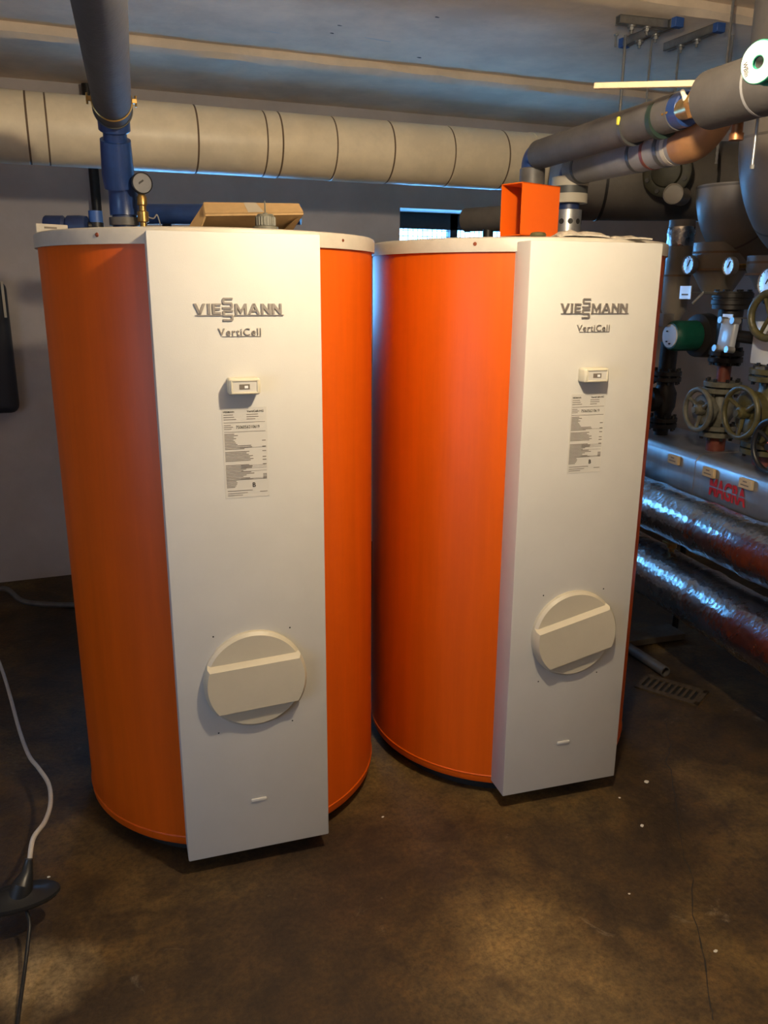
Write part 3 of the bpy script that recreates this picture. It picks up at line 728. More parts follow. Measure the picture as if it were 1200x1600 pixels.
c2 = P2a - d2 * .005
bm = BM(); add_tube(bm, elbow(P2a + d2 * .04, c2, V((c2.x, c2.y, P2a.z - .06)), .035, 8), .040, 28); lab(obj('elbow', bm, M_blue_dark, pp2), 'dark blue elbow')
fz = V((c2.x, c2.y, 0)); hz = P2a.z - TOPZ
bm = BM(); add_cyl(bm, fz + ZZ * TOPZ, fz + ZZ * (P2a.z - .04), .034, 28); obj('riser', bm, M_blue_dark, pp2)
for z0, z1, m_, rr, l_ in ((.178, .206, M_bandbeige, .058, 'beige insulation ring'), (.155, .179, M_banddark, .0572, 'dark tape ring'), (.128, .156, M_bandbeige, .058, 'beige insulation ring')):
    bm = BM(); add_lathe(bm, [(.03, z0), (rr, z0), (rr, z1), (.03, z1)], fz + ZZ * TOPZ, ZZ, 40); lab(obj('insulation_ring', bm, m_, pp2), l_)
bm = BM(); add_lathe(bm, [(.036, 0), (.043, 0), (.043, .108), (.036, .108)], fz + ZZ * TOPZ, ZZ, 40); pc = lab(obj('perforated_collar', bm, M_steel, pp2), 'steel collar with round holes')
for a in (-150, -112, -75, -38):
    d = V((math.cos(R(a)), math.sin(R(a)), 0)); bm = BM(); add_lathe(bm, [(.0085, 0), (.0085, .0006)], fz + ZZ * (TOPZ + .072) + d * .0428, d, 18); obj('hole', bm, M_black, pc)
# orange square bracket
def bracket():
    c = V(at(843, 322, 2.2)); t = thing('orange_bracket', 'bright orange open square box standing on the right tank', 'bracket', V((c.x, c.y, TOPZ)))
    fl, fr, bl = at(813.5, 360, 2.2), at(871.5, 357, 2.30), at(781, 362, 2.26)
    u_ = V((fr.x - fl.x, fr.y - fl.y, 0)); v_ = V((bl.x - fl.x, bl.y - fl.y, 0)); h = .136; th = .0028
    o = V((fl.x, fl.y, TOPZ + .003)); un, vn = u_.normalized(), v_.normalized()
    def plate(name, a, b_, c_, n, label):
        q = [a, a + b_, a + b_ + c_, a + c_]; n = V(n) * th; bm = BM()
        vs = [bm.verts.new(p) for p in q] + [bm.verts.new(p + n) for p in q]
        bm.faces.new(vs[:4][::-1]); bm.faces.new(vs[4:])
        for i in range(4): j = (i + 1) % 4; bm.faces.new((vs[i], vs[j], vs[j + 4], vs[i + 4]))
        obj(name, bm, M_orange2, t)
    plate('front_plate', o, u_, ZZ * h, vn, 0)
    plate('back_plate', o + v_ - vn * th, u_, ZZ * h, vn, 0)
    plate('bottom_plate', o, u_, v_, ZZ, 0)
    plate('top_plate', o + ZZ * (h - th), u_, v_, ZZ, 0)
    kq = V(at(841, 362, 2.16)); kq.z = TOPZ - .003
    bm = BM(); add_lathe(bm, [(.02, 0), (.022, .004), (.018, .010), (.008, .012)], kq, ZZ, 24); lab(obj('foot', bm, M_olive, t), 'olive green foot')
bracket()
# torn scrap on the panel edge of the right tank
def scrap(pxs, D, name, label, z0, depth=.05):
    bm = BM(); top, bot = [], []
    n = len(pxs)
    rows = []
    for k in range(4):
        row = []
        for (x, hgt) in pxs:
            p = at(x, 366, D); p = V((p.x, p.y + depth * k / 3, z0 + (hgt if k in (1, 2) else hgt * .3) + random.uniform(0, .003)))
            row.append(bm.verts.new(p))
        rows.append(row)
    for a, b_ in zip(rows, rows[1:]):
        for i in range(n - 1): bm.faces.new((a[i], a[i + 1], b_[i + 1], b_[i]))
    r_ = bmesh.ops.extrude_face_region(bm, geom=list(bm.faces))
    for v in r_['geom']:
        if isinstance(v, bmesh.types.BMVert): v.co.z -= .004
    return tag(obj(name, bm, M_scrap), label, 'scrap')
scrap([(875, .004), (884, .012), (897, .016), (910, .011), (922, .014), (935, .012), (945, .008), (953, .003)], 2.14, 'paper_scrap', 'crumpled torn paper scrap on the front edge of the right tank lid', TOPZ - .004)
scrap([(957, .003), (966, .006), (975, .004), (990, .006), (1003, .002), (1020, .001)], 2.17, 'dust_scrap', 'thin strip of torn dusty paper right of the crumpled scrap', TOPZ - .006, .03)

# dark stub pipe reaching into the window niche
p0, p1 = at(728, 344, 3.05), at(800, 338, 2.92); p1.z = p0.z
bm = BM(); add_tube(bm, [p0, p1 + (p1 - p0) * .25], .042, 32)
sp_ = thing('window_pipe', 'short dark grey foam pipe lying in front of the window niche', 'pipe', p0 - ZZ * .045)
obj('foam_sleeve', bm, M_foam, sp_)
bm = BM(); q = (p0 + p1) / 2; add_cyl(bm, V((q.x, q.y, 0)), V((q.x, q.y, q.z)), .02, 14); obj('upright', bm, M_iron, sp_)

# ================================================================== overhead right: foam cuff, brass valve, spool, stick, rods, channels
Q0, Q1 = along(1112, 152, P1a, d1), None
Q0 = V(at(1112, 156, 1.76)); Q1 = Q0 + d1 * .62; FR2 = .060
cuff = thing('foam_cuff', 'thick grey foam sleeve with a pale inner end at the upper right', 'pipe', Q0 - ZZ * FR2)
bm = BM(); add_tube(bm, [Q0, Q0 + d1 * .15, Q0 + d1 * .235, Q1], [FR2, FR2, FR2 * .98, FR2 * .97], 40); obj('foam_sleeve', bm, M_foam_dark, cuff)
bm = BM(); add_lathe(bm, [(FR2 * .9, 0), (FR2 + .0008, 0), (FR2 + .0008, .006), (FR2 * .9, .006)], Q0 + d1 * .15, d1, 36); lab(obj('joint', bm, M_foam_light, cuff), 'pale foam joint')
bm = BM()
for a in range(0, 360, 60):
    x_, y_, z_ = frame(d1); q = Q0 + (x_ * math.cos(R(a)) + y_ * math.sin(R(a))) * FR2 * .72
    add_lathe(bm, [(0, -.016), (.008, -.008), (.013, .002), (.01, .008), (0, .01)], q - d1 * .006, d1, 8)
lab(obj('foam_drip', bm, M_pale, cuff), 'hardened pale foam')
va = thing('brass_valve', 'brass valve with blue sleeve between the two grey foam pipes', 'valve', P1b - ZZ * .03)
bm = BM(); add_cyl(bm, Q0 + d1 * .01, P1b - d1 * .03, .024, 24); add_cyl(bm, Q0 - d1 * .02, Q0 - d1 * .052, .033, 6); obj('body', bm, M_brass, va)
bm = BM(); add_cyl(bm, P1b - d1 * .02, P1b + d1 * .035, .040, 28, bev=.004); lab(obj('sleeve', bm, M_blue, va), 'blue rubber sleeve')
bm = BM(); add_tube(bm, [at(1034, 179, 1.93), at(1056, 171, 1.90), at(1078, 162, 1.87)], [.0028, .005, .009], 10); obj('probe', bm, M_brass, va)
bm = BM(); add_tube(bm, spline([at(1066, 142, 1.86), at(1070, 152, 1.85), at(1075, 160, 1.85), at(1078, 170, 1.85)], 4), [.005] * 4 + [.007] * 5 + [.004] * 4, 8); lab(obj('cable_tie', bm, M_pale, va), 'cream putty strip')
bm = BM(); q = at(1155, 172, 1.74); add_cyl(bm, q + ZZ * .03, q - ZZ * .050, .012, 14); add_cyl(bm, q - ZZ * .046, q - ZZ * .060, .015, 14)
cs = tag(obj('copper_stub', bm, M_copper), 'short dull copper stub hanging below the thick foam sleeve', 'pipe fitting')
# solder spool
SP = at(1185, 97, 1.42); n_ = (CAM - SP).normalized(); n_ = (n_ - RT * .95 + UP * .12).normalized()
sp = thing('wire_spool', 'white and green wire spool leaning on the thick foam sleeve', 'spool', SP - ZZ * .04)
bm = BM(); add_lathe(bm, [(.010, 0), (.034, 0), (.0355, -.002), (.0355, -.006), (.010, -.006)], SP, n_, 48, close=False); obj('flange', bm, M_spoolgreen, sp)
bm = BM(); add_lathe(bm, [(.010, -.042), (.034, -.042), (.0355, -.040), (.0355, -.036), (.010, -.036)], SP, n_, 48, close=False); obj('flange', bm, M_spoolgreen, sp)
bm = BM(); add_lathe(bm, [(.010, -.006), (.010, -.036), (.027, -.036), (.027, -.006)], SP, n_, 40, close=False); lab(obj('wire_winding', bm, M_steel, sp), 'wound wire')
bm = BM(); add_lathe(bm, [(.0115, .0004), (.033, .0004), (.033, .0009), (.0115, .0009), (.0115, .0004)], SP, n_, 48, close=False); lb = lab(obj('paper_label', bm, M_spoolpaper, sp), 'round white paper label')
fx = UP.cross(n_).normalized(); fy = n_.cross(fx)
bm = text_mesh('WBIIn', M_black, .024, .0085, .0003, .02); place(bm, SP + n_ * .0011 - fx * .028 + fy * .010, -fy, fx); obj('print', bm, M_black, lb)
# wooden stick
a_, b_ = at(929, 134.5, 1.92), at(1116, 130, 1.80)
dv = (b_ - a_).normalized(); x_, y_, z_ = frame(dv)
bm = BM(); add_box(bm, (a_ + b_) / 2, (.013, .013, (b_ - a_).length), .001, 1, Matrix((x_, y_, z_)).transposed().to_4x4())
tag(obj('wooden_stick', bm, M_wood), 'pale wooden stick lying on top of the grey foam pipe', 'stick')
# threaded rods and channel brackets on the ceiling
ZC = 2.55
def rod(name, top_px, bot_z, label, r_=.005, zc=ZC):
    p = atz(*top_px, zc); bm = BM(); n = int((zc - bot_z) / .02); prof = []
    for i in range(n + 1): prof += [(r_, i * (zc - bot_z) / n), (r_ * .82, (i + .5) * (zc - bot_z) / n)]
    add_lathe(bm, prof[:-1], V((p.x, p.y, bot_z)), ZZ, 8)
    return tag(obj(name, bm, M_steel, origin=(p.x, p.y, bot_z)), label, 'rod', 'threaded hanger rods')
rod('threaded_rod', (1019, 52), 2.0, 'long threaded rod hanging from the ceiling channel, leftmost of three')
rod('threaded_rod.001', (1062, 64), 2.0, 'threaded rod hanging from the second ceiling channel, ending behind the stick')
rod('threaded_rod.002', (1147, -10), 2.02, 'bright threaded rod reaching down to the thick foam sleeve', .0055, 2.6)
q = at(1175, 264, 1.74); bm = BM(); add_cyl(bm, q, q + ZZ * .125, .0032, 10); add_cyl(bm, q, q + ZZ * .008, .005, 6)
tag(obj('hanger_rod', bm, M_steel), 'short shiny hanger rod end in front of the pipe elbows', 'rod', 'threaded hanger rods')
def channel(name, apx, bpx, label, capped):
    a, b_ = atz(*apx, ZC), atz(*bpx, ZC); t = thing(name, label, 'bracket', (a + b_) / 2 - ZZ * .0, 0, 'ceiling channels')
    d = (b_ - a).normalized(); s = ZZ.cross(d); L_ = (b_ - a).length; h, w_, th = .03, .034, .003
    Mx = Matrix((s, d, ZZ)).transposed().to_4x4(); c = (a + b_) / 2 - ZZ * (h / 2 + .0)
    bm = BM(); add_box(bm, c + ZZ * (h / 2 - th / 2), (w_, L_, th), 0, 1, Mx)
    for k in (-1, 1):
        add_box(bm, c + s * k * (w_ / 2 - th / 2), (th, L_, h), 0, 1, Mx); add_box(bm, c + s * k * (w_ / 2 - .006) - ZZ * (h / 2 - th / 2), (.012, L_, th), 0, 1, Mx)
    obj('rail', bm, M_steel, t)
    for e, pz in ((b_, 1), (a, -1))[:capped]:
        bm = BM(); add_box(bm, e + d * pz * .008 - ZZ * (h / 2), (w_ + .008, .026, h + .006), .002, 1, Mx); lab(obj('end_cap', bm, M_blue_cap, t), 'blue plastic end cap')
    for f in (.30, .62):
        q = a + (b_ - a) * f - ZZ * h
        bm = BM(); add_cyl(bm, q, q - ZZ * .006, .017, 16); add_cyl(bm, q - ZZ * .006, q - ZZ * .016, .010, 6); add_cyl(bm, q - ZZ * .016, q - ZZ * .028, .005, 8); obj('bolt', bm, M_steel, t)
channel('ceiling_channel', (978, 60), (1057, 29), 'galvanised ceiling channel with blue end caps, the left one', 2)
channel('ceiling_channel.001', (1042, 68), (1122, 37), 'galvanised ceiling channel with blue end caps, the right one', 1)
channel('ceiling_channel.002', (966, 24), (1040, 32), 'plain galvanised ceiling channel crossing behind the two capped ones', 0)
bm = BM(); q = atz(963, 52, ZC); add_cyl(bm, q, q - ZZ * .05, .004, 8); add_cyl(bm, q - ZZ * .004, q - ZZ * .009, .009, 6)
tag(obj('anchor_bolt', bm, M_steel), 'lone anchor bolt sticking down from the ceiling left of the channels', 'bolt')

# ================================================================== dark header pipe and elbows upper right
h0, h1 = at(905, 283, 3.45), at(1290, 287, 3.45); h1.z = h0.z
hd = (h1 - h0).normalized(); RHD = .158
hp = thing('header_pipe', 'big insulated header pipe, darkened as in shade, behind the foam pipes', 'pipe', (h0 + h1) / 2 - ZZ * RHD)
bm = BM(); add_tube(bm, [h0 - hd * .1, h0 + hd * .5, h1], RHD, 48); obj('jacket', bm, M_duct_dark, hp)
for px in (935, 1100):
    c = along(px, 285, h0, hd); bm = BM(); add_lathe(bm, [(RHD - .003, -.006), (RHD + .002, -.006), (RHD + .002, .006), (RHD - .003, .006)], c, hd, 48); obj('seam', bm, M_iron, hp)
for px in (960, 1120):
    c = along(px, 285, h0, hd); bm = BM(); add_cyl(bm, c + ZZ * RHD * .95, V((c.x, c.y, 2.55)), .006, 8); obj('hanger', bm, M_steel, hp)
# dark green blind flange in front of it
c = at(1042, 268, 3.18); n_ = (CAM - c); n_.z *= .3; n_.normalize(); n_ = (n_ - RT * .25).normalized()
bf = thing('blind_flange', 'olive valve cover, darkened as in shadow, on the header pipe', 'valve', c - ZZ * .09)
bm = BM(); add_lathe(bm, [(.075, -.14), (.075, -.03), (.094, -.03), (.094, .0), (.088, .004), (.060, .006), (.055, .018), (.03, .026), (0, .028)], c, n_, 40); obj('cover', bm, M_olive_shade, bf)
x_, y_, z_ = frame(n_)
for i in range(8):
    a = 2 * math.pi * (i + .5) / 8; bm = BM(); q = c + (x_ * math.cos(a) + y_ * math.sin(a)) * .077; add_cyl(bm, q, q + n_ * .014, .009, 6); obj('bolt', bm, M_iron, bf)
c = at(1052, 303, 3.14); bm = BM(); add_cyl(bm, c, c - n_ * .16, .036, 24); add_torus(bm, c, n_, .036, .003, 24, 8)
tag(obj('small_branch', bm, M_duct), 'small grey branch pipe end under the olive valve cover', 'pipe')
# insulated elbows ("domes")
def big_elbow(name, top, corner, end, r_, rad, label, m_=M_duct):
    t = thing(name, label, 'pipe', V(corner) - ZZ * r_, 0, 'insulated pipe elbows')
    path = elbow(top, corner, end, rad, 20)
    bm = BM(); add_tube(bm, path, r_, 56); obj('jacket', bm, m_, t)
    for k in (1, 11, 21):
        d = (path[k + 1] - path[k]).normalized(); bm = BM(); add_lathe(bm, [(r_ - .003, -.004), (r_ + .001, -.004), (r_ + .001, .004), (r_ - .003, .004)], path[k], d, 56); obj('seam', bm, M_duct_dark, t)
    return t
S = V((1, 0, 0))
c1 = mp(1222, 372, .02); k1 = V((c1.x, c1.y, 0))
big_elbow('pipe_elbow', k1 + ZZ * 2.54, V((c1.x, c1.y, c1.z + .05)), V((c1.x + .9, c1.y + .1, c1.z + .05)), .165, .26, 'largest grey insulated pipe elbow at the right edge')
c3 = mp(1142, 360, .16); k3 = V((c3.x, c3.y, 0))
big_elbow('pipe_elbow.001', V((c3.x, c3.y, c3.z + .16)), V((c3.x, c3.y, c3.z - .03)), V((c3.x + .8, c3.y + .08, c3.z + .0)), .140, .18, 'grey insulated pipe elbow behind the large one, above the middle gauge')

# ================================================================== MANIFOLD on the right
WDIR = NM                                   # towards the aisle
# sheet metal casing
tA, tB = -1.7, .66
zT, zB = .935, .770
mc = thing('manifold_casing', 'grey sheet metal manifold casing with red lettering above the foil pipes', 'casing', ms((tA + tB) / 2, .16, zB))
prof = [(0, zB), (-.004, zB + .01), (-.004, zT - .03), (.012, zT - .006), (.03, zT), (.30, zT), (.33, zT - .03), (.33, zB), (.30, zB - .02), (.10, zB - .04), (.04, zB - .03)]
for i in range(4):
    t0, t1 = tA + (tB - tA) * i / 4, tA + (tB - tA) * (i + 1) / 4
    bm = BM(); add_prism(bm, prof, ms(t0 + .001, 0, 0), -NM, ZZ, DM, t1 - t0 - .002); obj('sheet', bm, M_sheet, mc)
    bm = BM(); pr = [(x - (.002 if x < .15 else -.002), z + .002 * (1 if z > .85 else -1)) for x, z in prof]
    add_prism(bm, pr, ms(t1 - .012, 0, 0), -NM, ZZ, DM, .024); obj('joint_strip', bm, M_sheet, mc)
# MAGRA lettering, cut through the middle
q0, q1 = mp(1106, 783, -.006), mp(1163, 783, -.006)
wd = (q1 - q0).length; z_up = mp(1130, 752, -.006).z; z_lo = mp(1145, 787, -.006).z
bm = text_mesh('MAGRA', M_red, wd, z_up - z_lo, .0008, .03)
geom = list(bm.verts) + list(bm.edges) + list(bm.faces)
hh = z_up - z_lo
g1 = bmesh.ops.bisect_plane(bm, geom=geom, plane_co=(0, hh * .46, 0), plane_no=(0, 1, 0))
g2 = bmesh.ops.bisect_plane(bm, geom=list(bm.verts) + list(bm.edges) + list(bm.faces), plane_co=(0, hh * .54, 0), plane_no=(0, 1, 0))
dead = [f for f in bm.faces if hh * .455 < f.calc_center_median().y < hh * .545]
bmesh.ops.delete(bm, geom=dead, context='FACES')
ltr = ms(0, -.0055, 0); ux = -DM
place(bm, V((q0.x, q0.y, z_lo)), ux, ZZ); lab(obj('lettering', bm, M_red, mc), 'red stencilled lettering')
# name tags on the casing
for i, (px, py, w_, l_) in enumerate(((1053, 718, .062, 'yellowed name tag nearest the right tank on the casing'), (1108, 738, .060, 'yellowed name tag in the middle of the casing'), (1166, 756, .060, 'yellowed name tag above the end of the red lettering'))):
    c = mp(px, py, -.012); Mx = Matrix((DM, NM, ZZ)).transposed().to_4x4()
    t = thing('name_tag', l_, 'tag', c - ZZ * .017, 0, 'tags on the manifold casing')
    bm = BM(); add_box(bm, c, (w_ * 1.1, .014, .036), .002, 1, Mx); obj('plate', bm, M_tagcard, t)
    bm = BM()
    for zz, f in ((.008, .35), (-.005, .7)): add_box(bm, c + NM * .0076 + ZZ * zz, (w_ * f, .0006, .0045), 0, 1, Mx)
    obj('print', bm, M_ink, t)
# foil wrapped pipes
def foil_pipe(name, a, b_, r_, label):
    t = thing(name, label, 'pipe', (a + b_) / 2 - ZZ * r_, 0, 'foil wrapped pipes')
    d = (b_ - a); L_ = d.length; d.normalize()
    cuts = [0, .3, .62, .95, 1.22, 1.6, 2.0, 2.4, L_]
    cuts = [c for c in cuts if c < L_ - .1] + [L_]
    for i, (s0, s1) in enumerate(zip(cuts, cuts[1:])):
        bm = BM(); n = 12; seg = 40; x_, y_, z_ = frame(d); rings = []
        for k in range(n + 1):
            s = s0 + (s1 - s0) * k / n
            rings.append([bm.verts.new(a + d * s + (x_ * math.cos(2 * math.pi * j / seg) + y_ * math.sin(2 * math.pi * j / seg)) * (r_ + random.uniform(-.0008, .0008) + (.004 if k < 2 else 0))) for j in range(seg)])
        for p_, q_ in zip(rings, rings[1:]):
            for j in range(seg): jj = (j + 1) % seg; bm.faces.new((p_[j], p_[jj], q_[jj], q_[j]))
        bm.faces.new(rings[0][::-1]); bm.faces.new(rings[-1]); obj('foil_section', bm, M_foil, t)
    for s in (.35, 1.5):
        q = a + d * s; bm = BM(); add_torus(bm, q, d, r_ + .003, .004, 36, 8)
        if q.z > .5:      # the upper pipe hangs on an arm from a post behind the lower one
            e = q - NM * .36 - ZZ * (r_ + .012); add_cyl(bm, q - ZZ * (r_ + .012), e - NM * .02, .012, 10); add_cyl(bm, V((e.x, e.y, 0)), e + ZZ * .012, .014, 10)
        else: add_cyl(bm, V((q.x, q.y, 0)), q - ZZ * r_ * .9, .014, 10)
        obj('pipe_stand', bm, M_iron, t)
    return t
ua, ub = mp(1010, 785, -.105), mp(1200, 869, -.105); dv = (ub - ua); foil_pipe('foil_pipe', ua - dv * .8, ub + dv * 1.3, .096, 'upper crinkled foil wrapped pipe under the manifold casing')
la, lb_ = mp(1005, 880, -.04), mp(1200, 995, -.04); dv = (lb_ - la); foil_pipe('foil_pipe.001', la - dv * .7, lb_ + dv * .75, .116, 'lower crinkled foil wrapped pipe near the floor')
bm = BM(); c = mp(1050, 850, -.04); add_lathe(bm, [(.018, 0), (.018, .02), (.012, .024), (.012, .05), (.02, .055), (.02, .075), (.008, .08)], c - ZZ * .07, ZZ, 14); add_box(bm, c + NM * .02 + ZZ * .008, (.02, .05, .012), .003, 1)
dc = tag(obj('drain_cock', bm, M_brass), 'small brass drain cock between the two foil pipes', 'tap')

# ---- valve columns
def flange(bm, c, d, r_, h=.018): add_lathe(bm, [(r_ - .002, -h / 2), (r_, -h / 2 + .002), (r_, h / 2 - .002), (r_ - .002, h / 2)], c, d, 28)
def flange_pair(parent, c, r_, m_, d=ZZ):
    for k in (-1, 1):
        bm = BM(); flange(bm, c + V(d) * k * .0125, d, r_, .019); obj('flange', bm, m_, parent)
    x_, y_, z_ = frame(d)
    for i in range(8):
        a = 2 * math.pi * (i + .4) / 8; q = c + (x_ * math.cos(a) + y_ * math.sin(a)) * r_ * .83
        bm = BM(); add_cyl(bm, q - V(d) * .034, q + V(d) * .034, .007, 6); obj('bolt', bm, M_iron, parent)
def handwheel(parent, c, n_, r_, m_, rr=.010, spokes=3, hubm=None):
    bm = BM(); add_torus(bm, c, n_, r_, rr, 36, 10); hw = lab(obj('handwheel', bm, m_, parent), 'round handwheel')
    x_, y_, z_ = frame(n_)
    for i in range(spokes):
        a = 2 * math.pi * i / spokes + .5; bm = BM(); d = x_ * math.cos(a) + y_ * math.sin(a)
        add_tube(bm, [c - n_ * .012 + d * .012, c - n_ * .01 + d * r_ * .5, c + d * r_], [.010, .008, .007], 8); obj('spoke', bm, m_, hw)
    bm = BM(); add_lathe(bm, [(.02, -.03), (.024, -.01), (.02, .008), (.008, .014)], c, n_, 16); obj('hub', bm, hubm or m_, hw)
def gate_valve(name, c, r_, m_, label, wheel_r, s_out, wheel_m, hub=None, hgt=.15, spokes=3):
    t = thing(name, label, 'valve', c - ZZ * hgt, 0, 'manifold valves')
    bm = BM(); add_lathe(bm, [(r_, -hgt), (r_, -hgt * .6), (r_ * 1.35, -hgt * .3), (r_ * 1.4, hgt * .3), (r_, hgt * .6), (r_, hgt)], c, ZZ, 24)
    obj('body', bm, m_, t)
    bm = BM(); add_lathe(bm, [(r_ * 1.1, 0), (r_ * 1.1, r_ * 1.35), (r_ * 1.45, r_ * 1.36), (r_ * 1.45, r_ * 1.36 + .03), (r_ * .9, r_ * 1.36 + .032), (r_ * .5, s_out * .75), (.012, s_out * .8), (.012, s_out + .02)], c, WDIR, 24); obj('bonnet', bm, m_, t)
    for k in (-1, 1): flange_pair(t, c + ZZ * k * hgt, r_ * 1.75, m_)
    handwheel(t, c + WDIR * s_out, WDIR, wheel_r, wheel_m, spokes=spokes, hubm=hub)
    return t
SC_ = .12
def col_pipe(name, px, y0, y1, r_, m_, label, s=SC_, foot=None):
    a, b_ = mp(px, y0, s), mp(px, (y0 + y1) / 2, s); a = V(a); z1 = mp(px, y1, s).z
    bm = BM(); add_cyl(bm, V((a.x, a.y, z1)), V((a.x, a.y, a.z)), r_, 28)
    return tag(obj(name, bm, m_), label, 'pipe', 'manifold uprights')
def vert_at(px, py, s=SC_): p = mp(px, py, s); return V((p.x, p.y, 0))
def zat(px, py, s=SC_): return mp(px, py, s).z
# verticals: use one x,y per column taken at the wheel height so that they stand upright
def behind_wheel(px, py, wo): p = mp(px, py, SC_ - wo) - WDIR * wo; return V((p.x, p.y, 0))
cols = {'a': vert_at(1036, 640), 'b': behind_wheel(1090, 640, .10), 'c': behind_wheel(1157, 645, .13), 'd': behind_wheel(1206, 698, .15)}
def seg(name, col, z0, z1, r_, m_, label, r2=None):
    c = cols[col]; bm = BM(); add_cyl(bm, c + ZZ * z0, c + ZZ * z1, r_, 28, r2); return tag(obj(name, bm, m_), label, 'pipe', 'manifold uprights')
zc = zT - .01
# column a (far, dark)
seg('manifold_upright', 'a', zc, 1.02, .03, M_iron, 'dark pipe stub nearest the right tank on the casing')
va_ = gate_valve('check_valve', cols['a'] + ZZ * 1.09, .036, M_iron, 'black shut-off valve with red cap nearest the right tank', .05, .12, M_iron, M_redcap, .10)
seg('manifold_upright.001', 'a', 1.19, 1.335, .036, M_iron, 'dark pipe between the black valve and the green pump')
# column b : red stub, olive valve with wheel, brown pipe, pump flange
seg('manifold_upright.002', 'b', zc, 1.0, .036, M_primer, 'red oxide pipe stub below the grey green handwheel')
WO = .10
wb = mp(1090, 640, SC_ - WO)
gv1 = gate_valve('gate_valve', V((cols['b'].x, cols['b'].y, wb.z)), .040, M_olive_grey, 'grey green gate valve with handwheel right of the green pump', .078, WO, M_olive_grey, None, .085)
cc = V((cols['b'].x, cols['b'].y, 0))
seg('manifold_upright.003', 'b', wb.z + .10, 1.275, .026, M_primer, 'thin brown pipe above the grey green valve')
# column c : red stub, olive valve, big olive flange, grey green pipe
WO = .13
wc_ = mp(1157, 645, SC_ - WO)
seg('manifold_upright.004', 'c', zc, wc_.z - .12, .044, M_primer, 'red oxide pipe stub below the olive handwheel')
gv2 = gate_valve('gate_valve.001', V((cols['c'].x, cols['c'].y, wc_.z)), .052, M_olive, 'olive gate valve with the largest handwheel', .088, WO, M_olive, None, .13, 3)
zf = zat(1160, 575)
t = thing('flange_joint', 'olive bolted flange joint above the olive gate valve', 'flange', cols['c'] + ZZ * (zf - .02)); flange_pair(t, cols['c'] + ZZ * zf, .078, M_olive_grey)
bm = BM(); add_cyl(bm, cols['c'] + ZZ * (wc_.z + .12), cols['c'] + ZZ * (zf), .056, 28); obj('neck', bm, M_olive, t)
seg('manifold_upright.005', 'c', zf + .01, zat(1160, 462), .050, M_olive_grey, 'grey green pipe above the bolted olive flange')
# column d at the right edge : black wheel with red spindle, olive ring valve, white plate
wd_ = mp(1206, 698, SC_ - .15)
gv3 = gate_valve('gate_valve.002', V((cols['d'].x, cols['d'].y, wd_.z)), .045, M_iron, 'black handwheel valve with red spindle at the right edge', .088, .15, M_rubber, M_redcap, .075)
cd_ = cols['d']
seg('manifold_upright.006', 'd', zc, wd_.z - .09, .04, M_primer, 'red oxide stub at the right edge of the casing')
seg('manifold_upright.007', 'd', wd_.z + .1, 1.62, .045, M_olive, 'olive pipe at the right edge')
bm = BM(); c = mp(1203, 493, .0); add_torus(bm, c, (WDIR + V((0, -.2, 0))).normalized(), .075, .013, 36, 10); add_cyl(bm, c - WDIR * .02, c - WDIR * .06, .03, 16)
x_, y_, z_ = frame(WDIR)
for i in range(3):
    a = 2 * math.pi * i / 3; add_cyl(bm, c, c + (x_ * math.cos(a) + y_ * math.sin(a)) * .075, .007, 8)
tag(obj('ring_handwheel', bm, M_olive), 'olive ring handwheel under the right edge gauge', 'handwheel')
c = mp(1199, 536, .09); Mx = Matrix((DM, NM, ZZ)).transposed().to_4x4()
bm = BM(); add_box(bm, c, (.10, .05, .15), .006, 2, Mx); tag(obj('control_box', bm, M_white), 'white control box below the olive ring handwheel', 'box')
# pump: green motor lying across column a, black volute on column b
WC1 = V(((W1[0] + W1[1]) / 2, Y1 + .25, (W1[2] + W1[3]) / 2 + .05))
pc = mp(1047, 525, -.02); pe = mp(1097, 524, .10); pn = (CAM - pc).normalized() + (WC1 - pc).normalized(); pn.z = 0; pe = pc - pn.normalized() * (pe - pc).length
ax = WDIR
pu = thing('circulation_pump', 'green circulation pump with a pale round end plate', 'pump', pc - ZZ * .06)
pd = (pe - pc).normalized(); PL = (pe - pc).length
bm = BM(); add_lathe(bm, [(.050, 0), (.058, .012), (.060, .03), (.060, PL * .92), (.052, PL)], pc, pd, 36); obj('motor', bm, M_green, pu)
bm = BM(); add_lathe(bm, [(.044, -.004), (.046, -.002), (.046, .004)], pc, pd, 36); ep = lab(obj('end_plate', bm, M_white, pu), 'pale round end plate')
bm = BM(); x_, y_, z_ = frame(pd)
for dx, dz in ((.012, .018), (.010, -.022), (-.008, -.03)): add_box(bm, pc - pd * .005 + x_ * dx + ZZ * dz, (.012, .004, .005))
obj('marking', bm, M_black, ep)
bm = BM(); cb = cols['b']; add_lathe(bm, [(.052, 0), (.085, .012), (.088, .06), (.07, .10), (.045, .12)], pe - pd * .01, pd, 32); obj('volute', bm, M_iron, pu)
bm = BM(); c = mp(1037, 500, -.02); add_box(bm, c, (.07, .05, .05), .004, 2, Mx); lab(obj('terminal_box', bm, M_foam_light, pu), 'grey blue terminal box')
t = thing('pump_flange', 'black flanged pipe below the pump volute', 'flange', V((cb.x, cb.y, 1.28)))
flange_pair(t, V((cb.x, cb.y, zat(1105, 553))), .064, M_iron)
bm = BM(); add_cyl(bm, V((cb.x, cb.y, 1.27)), V((cb.x, cb.y, 1.50)), .045, 24); obj('pipe', bm, M_iron, t)
t = thing('black_flange', 'black flange joint with studs under the middle gauge', 'flange', V((cols['c'].x, cols['c'].y, 1.55)))
zf2 = zat(1140, 458); flange_pair(t, V((cols['c'].x, cols['c'].y, zf2)), .088, M_iron)
t = thing('black_valve', 'black butterfly valve above the pump flange', 'valve', V((cb.x, cb.y, 1.47)))
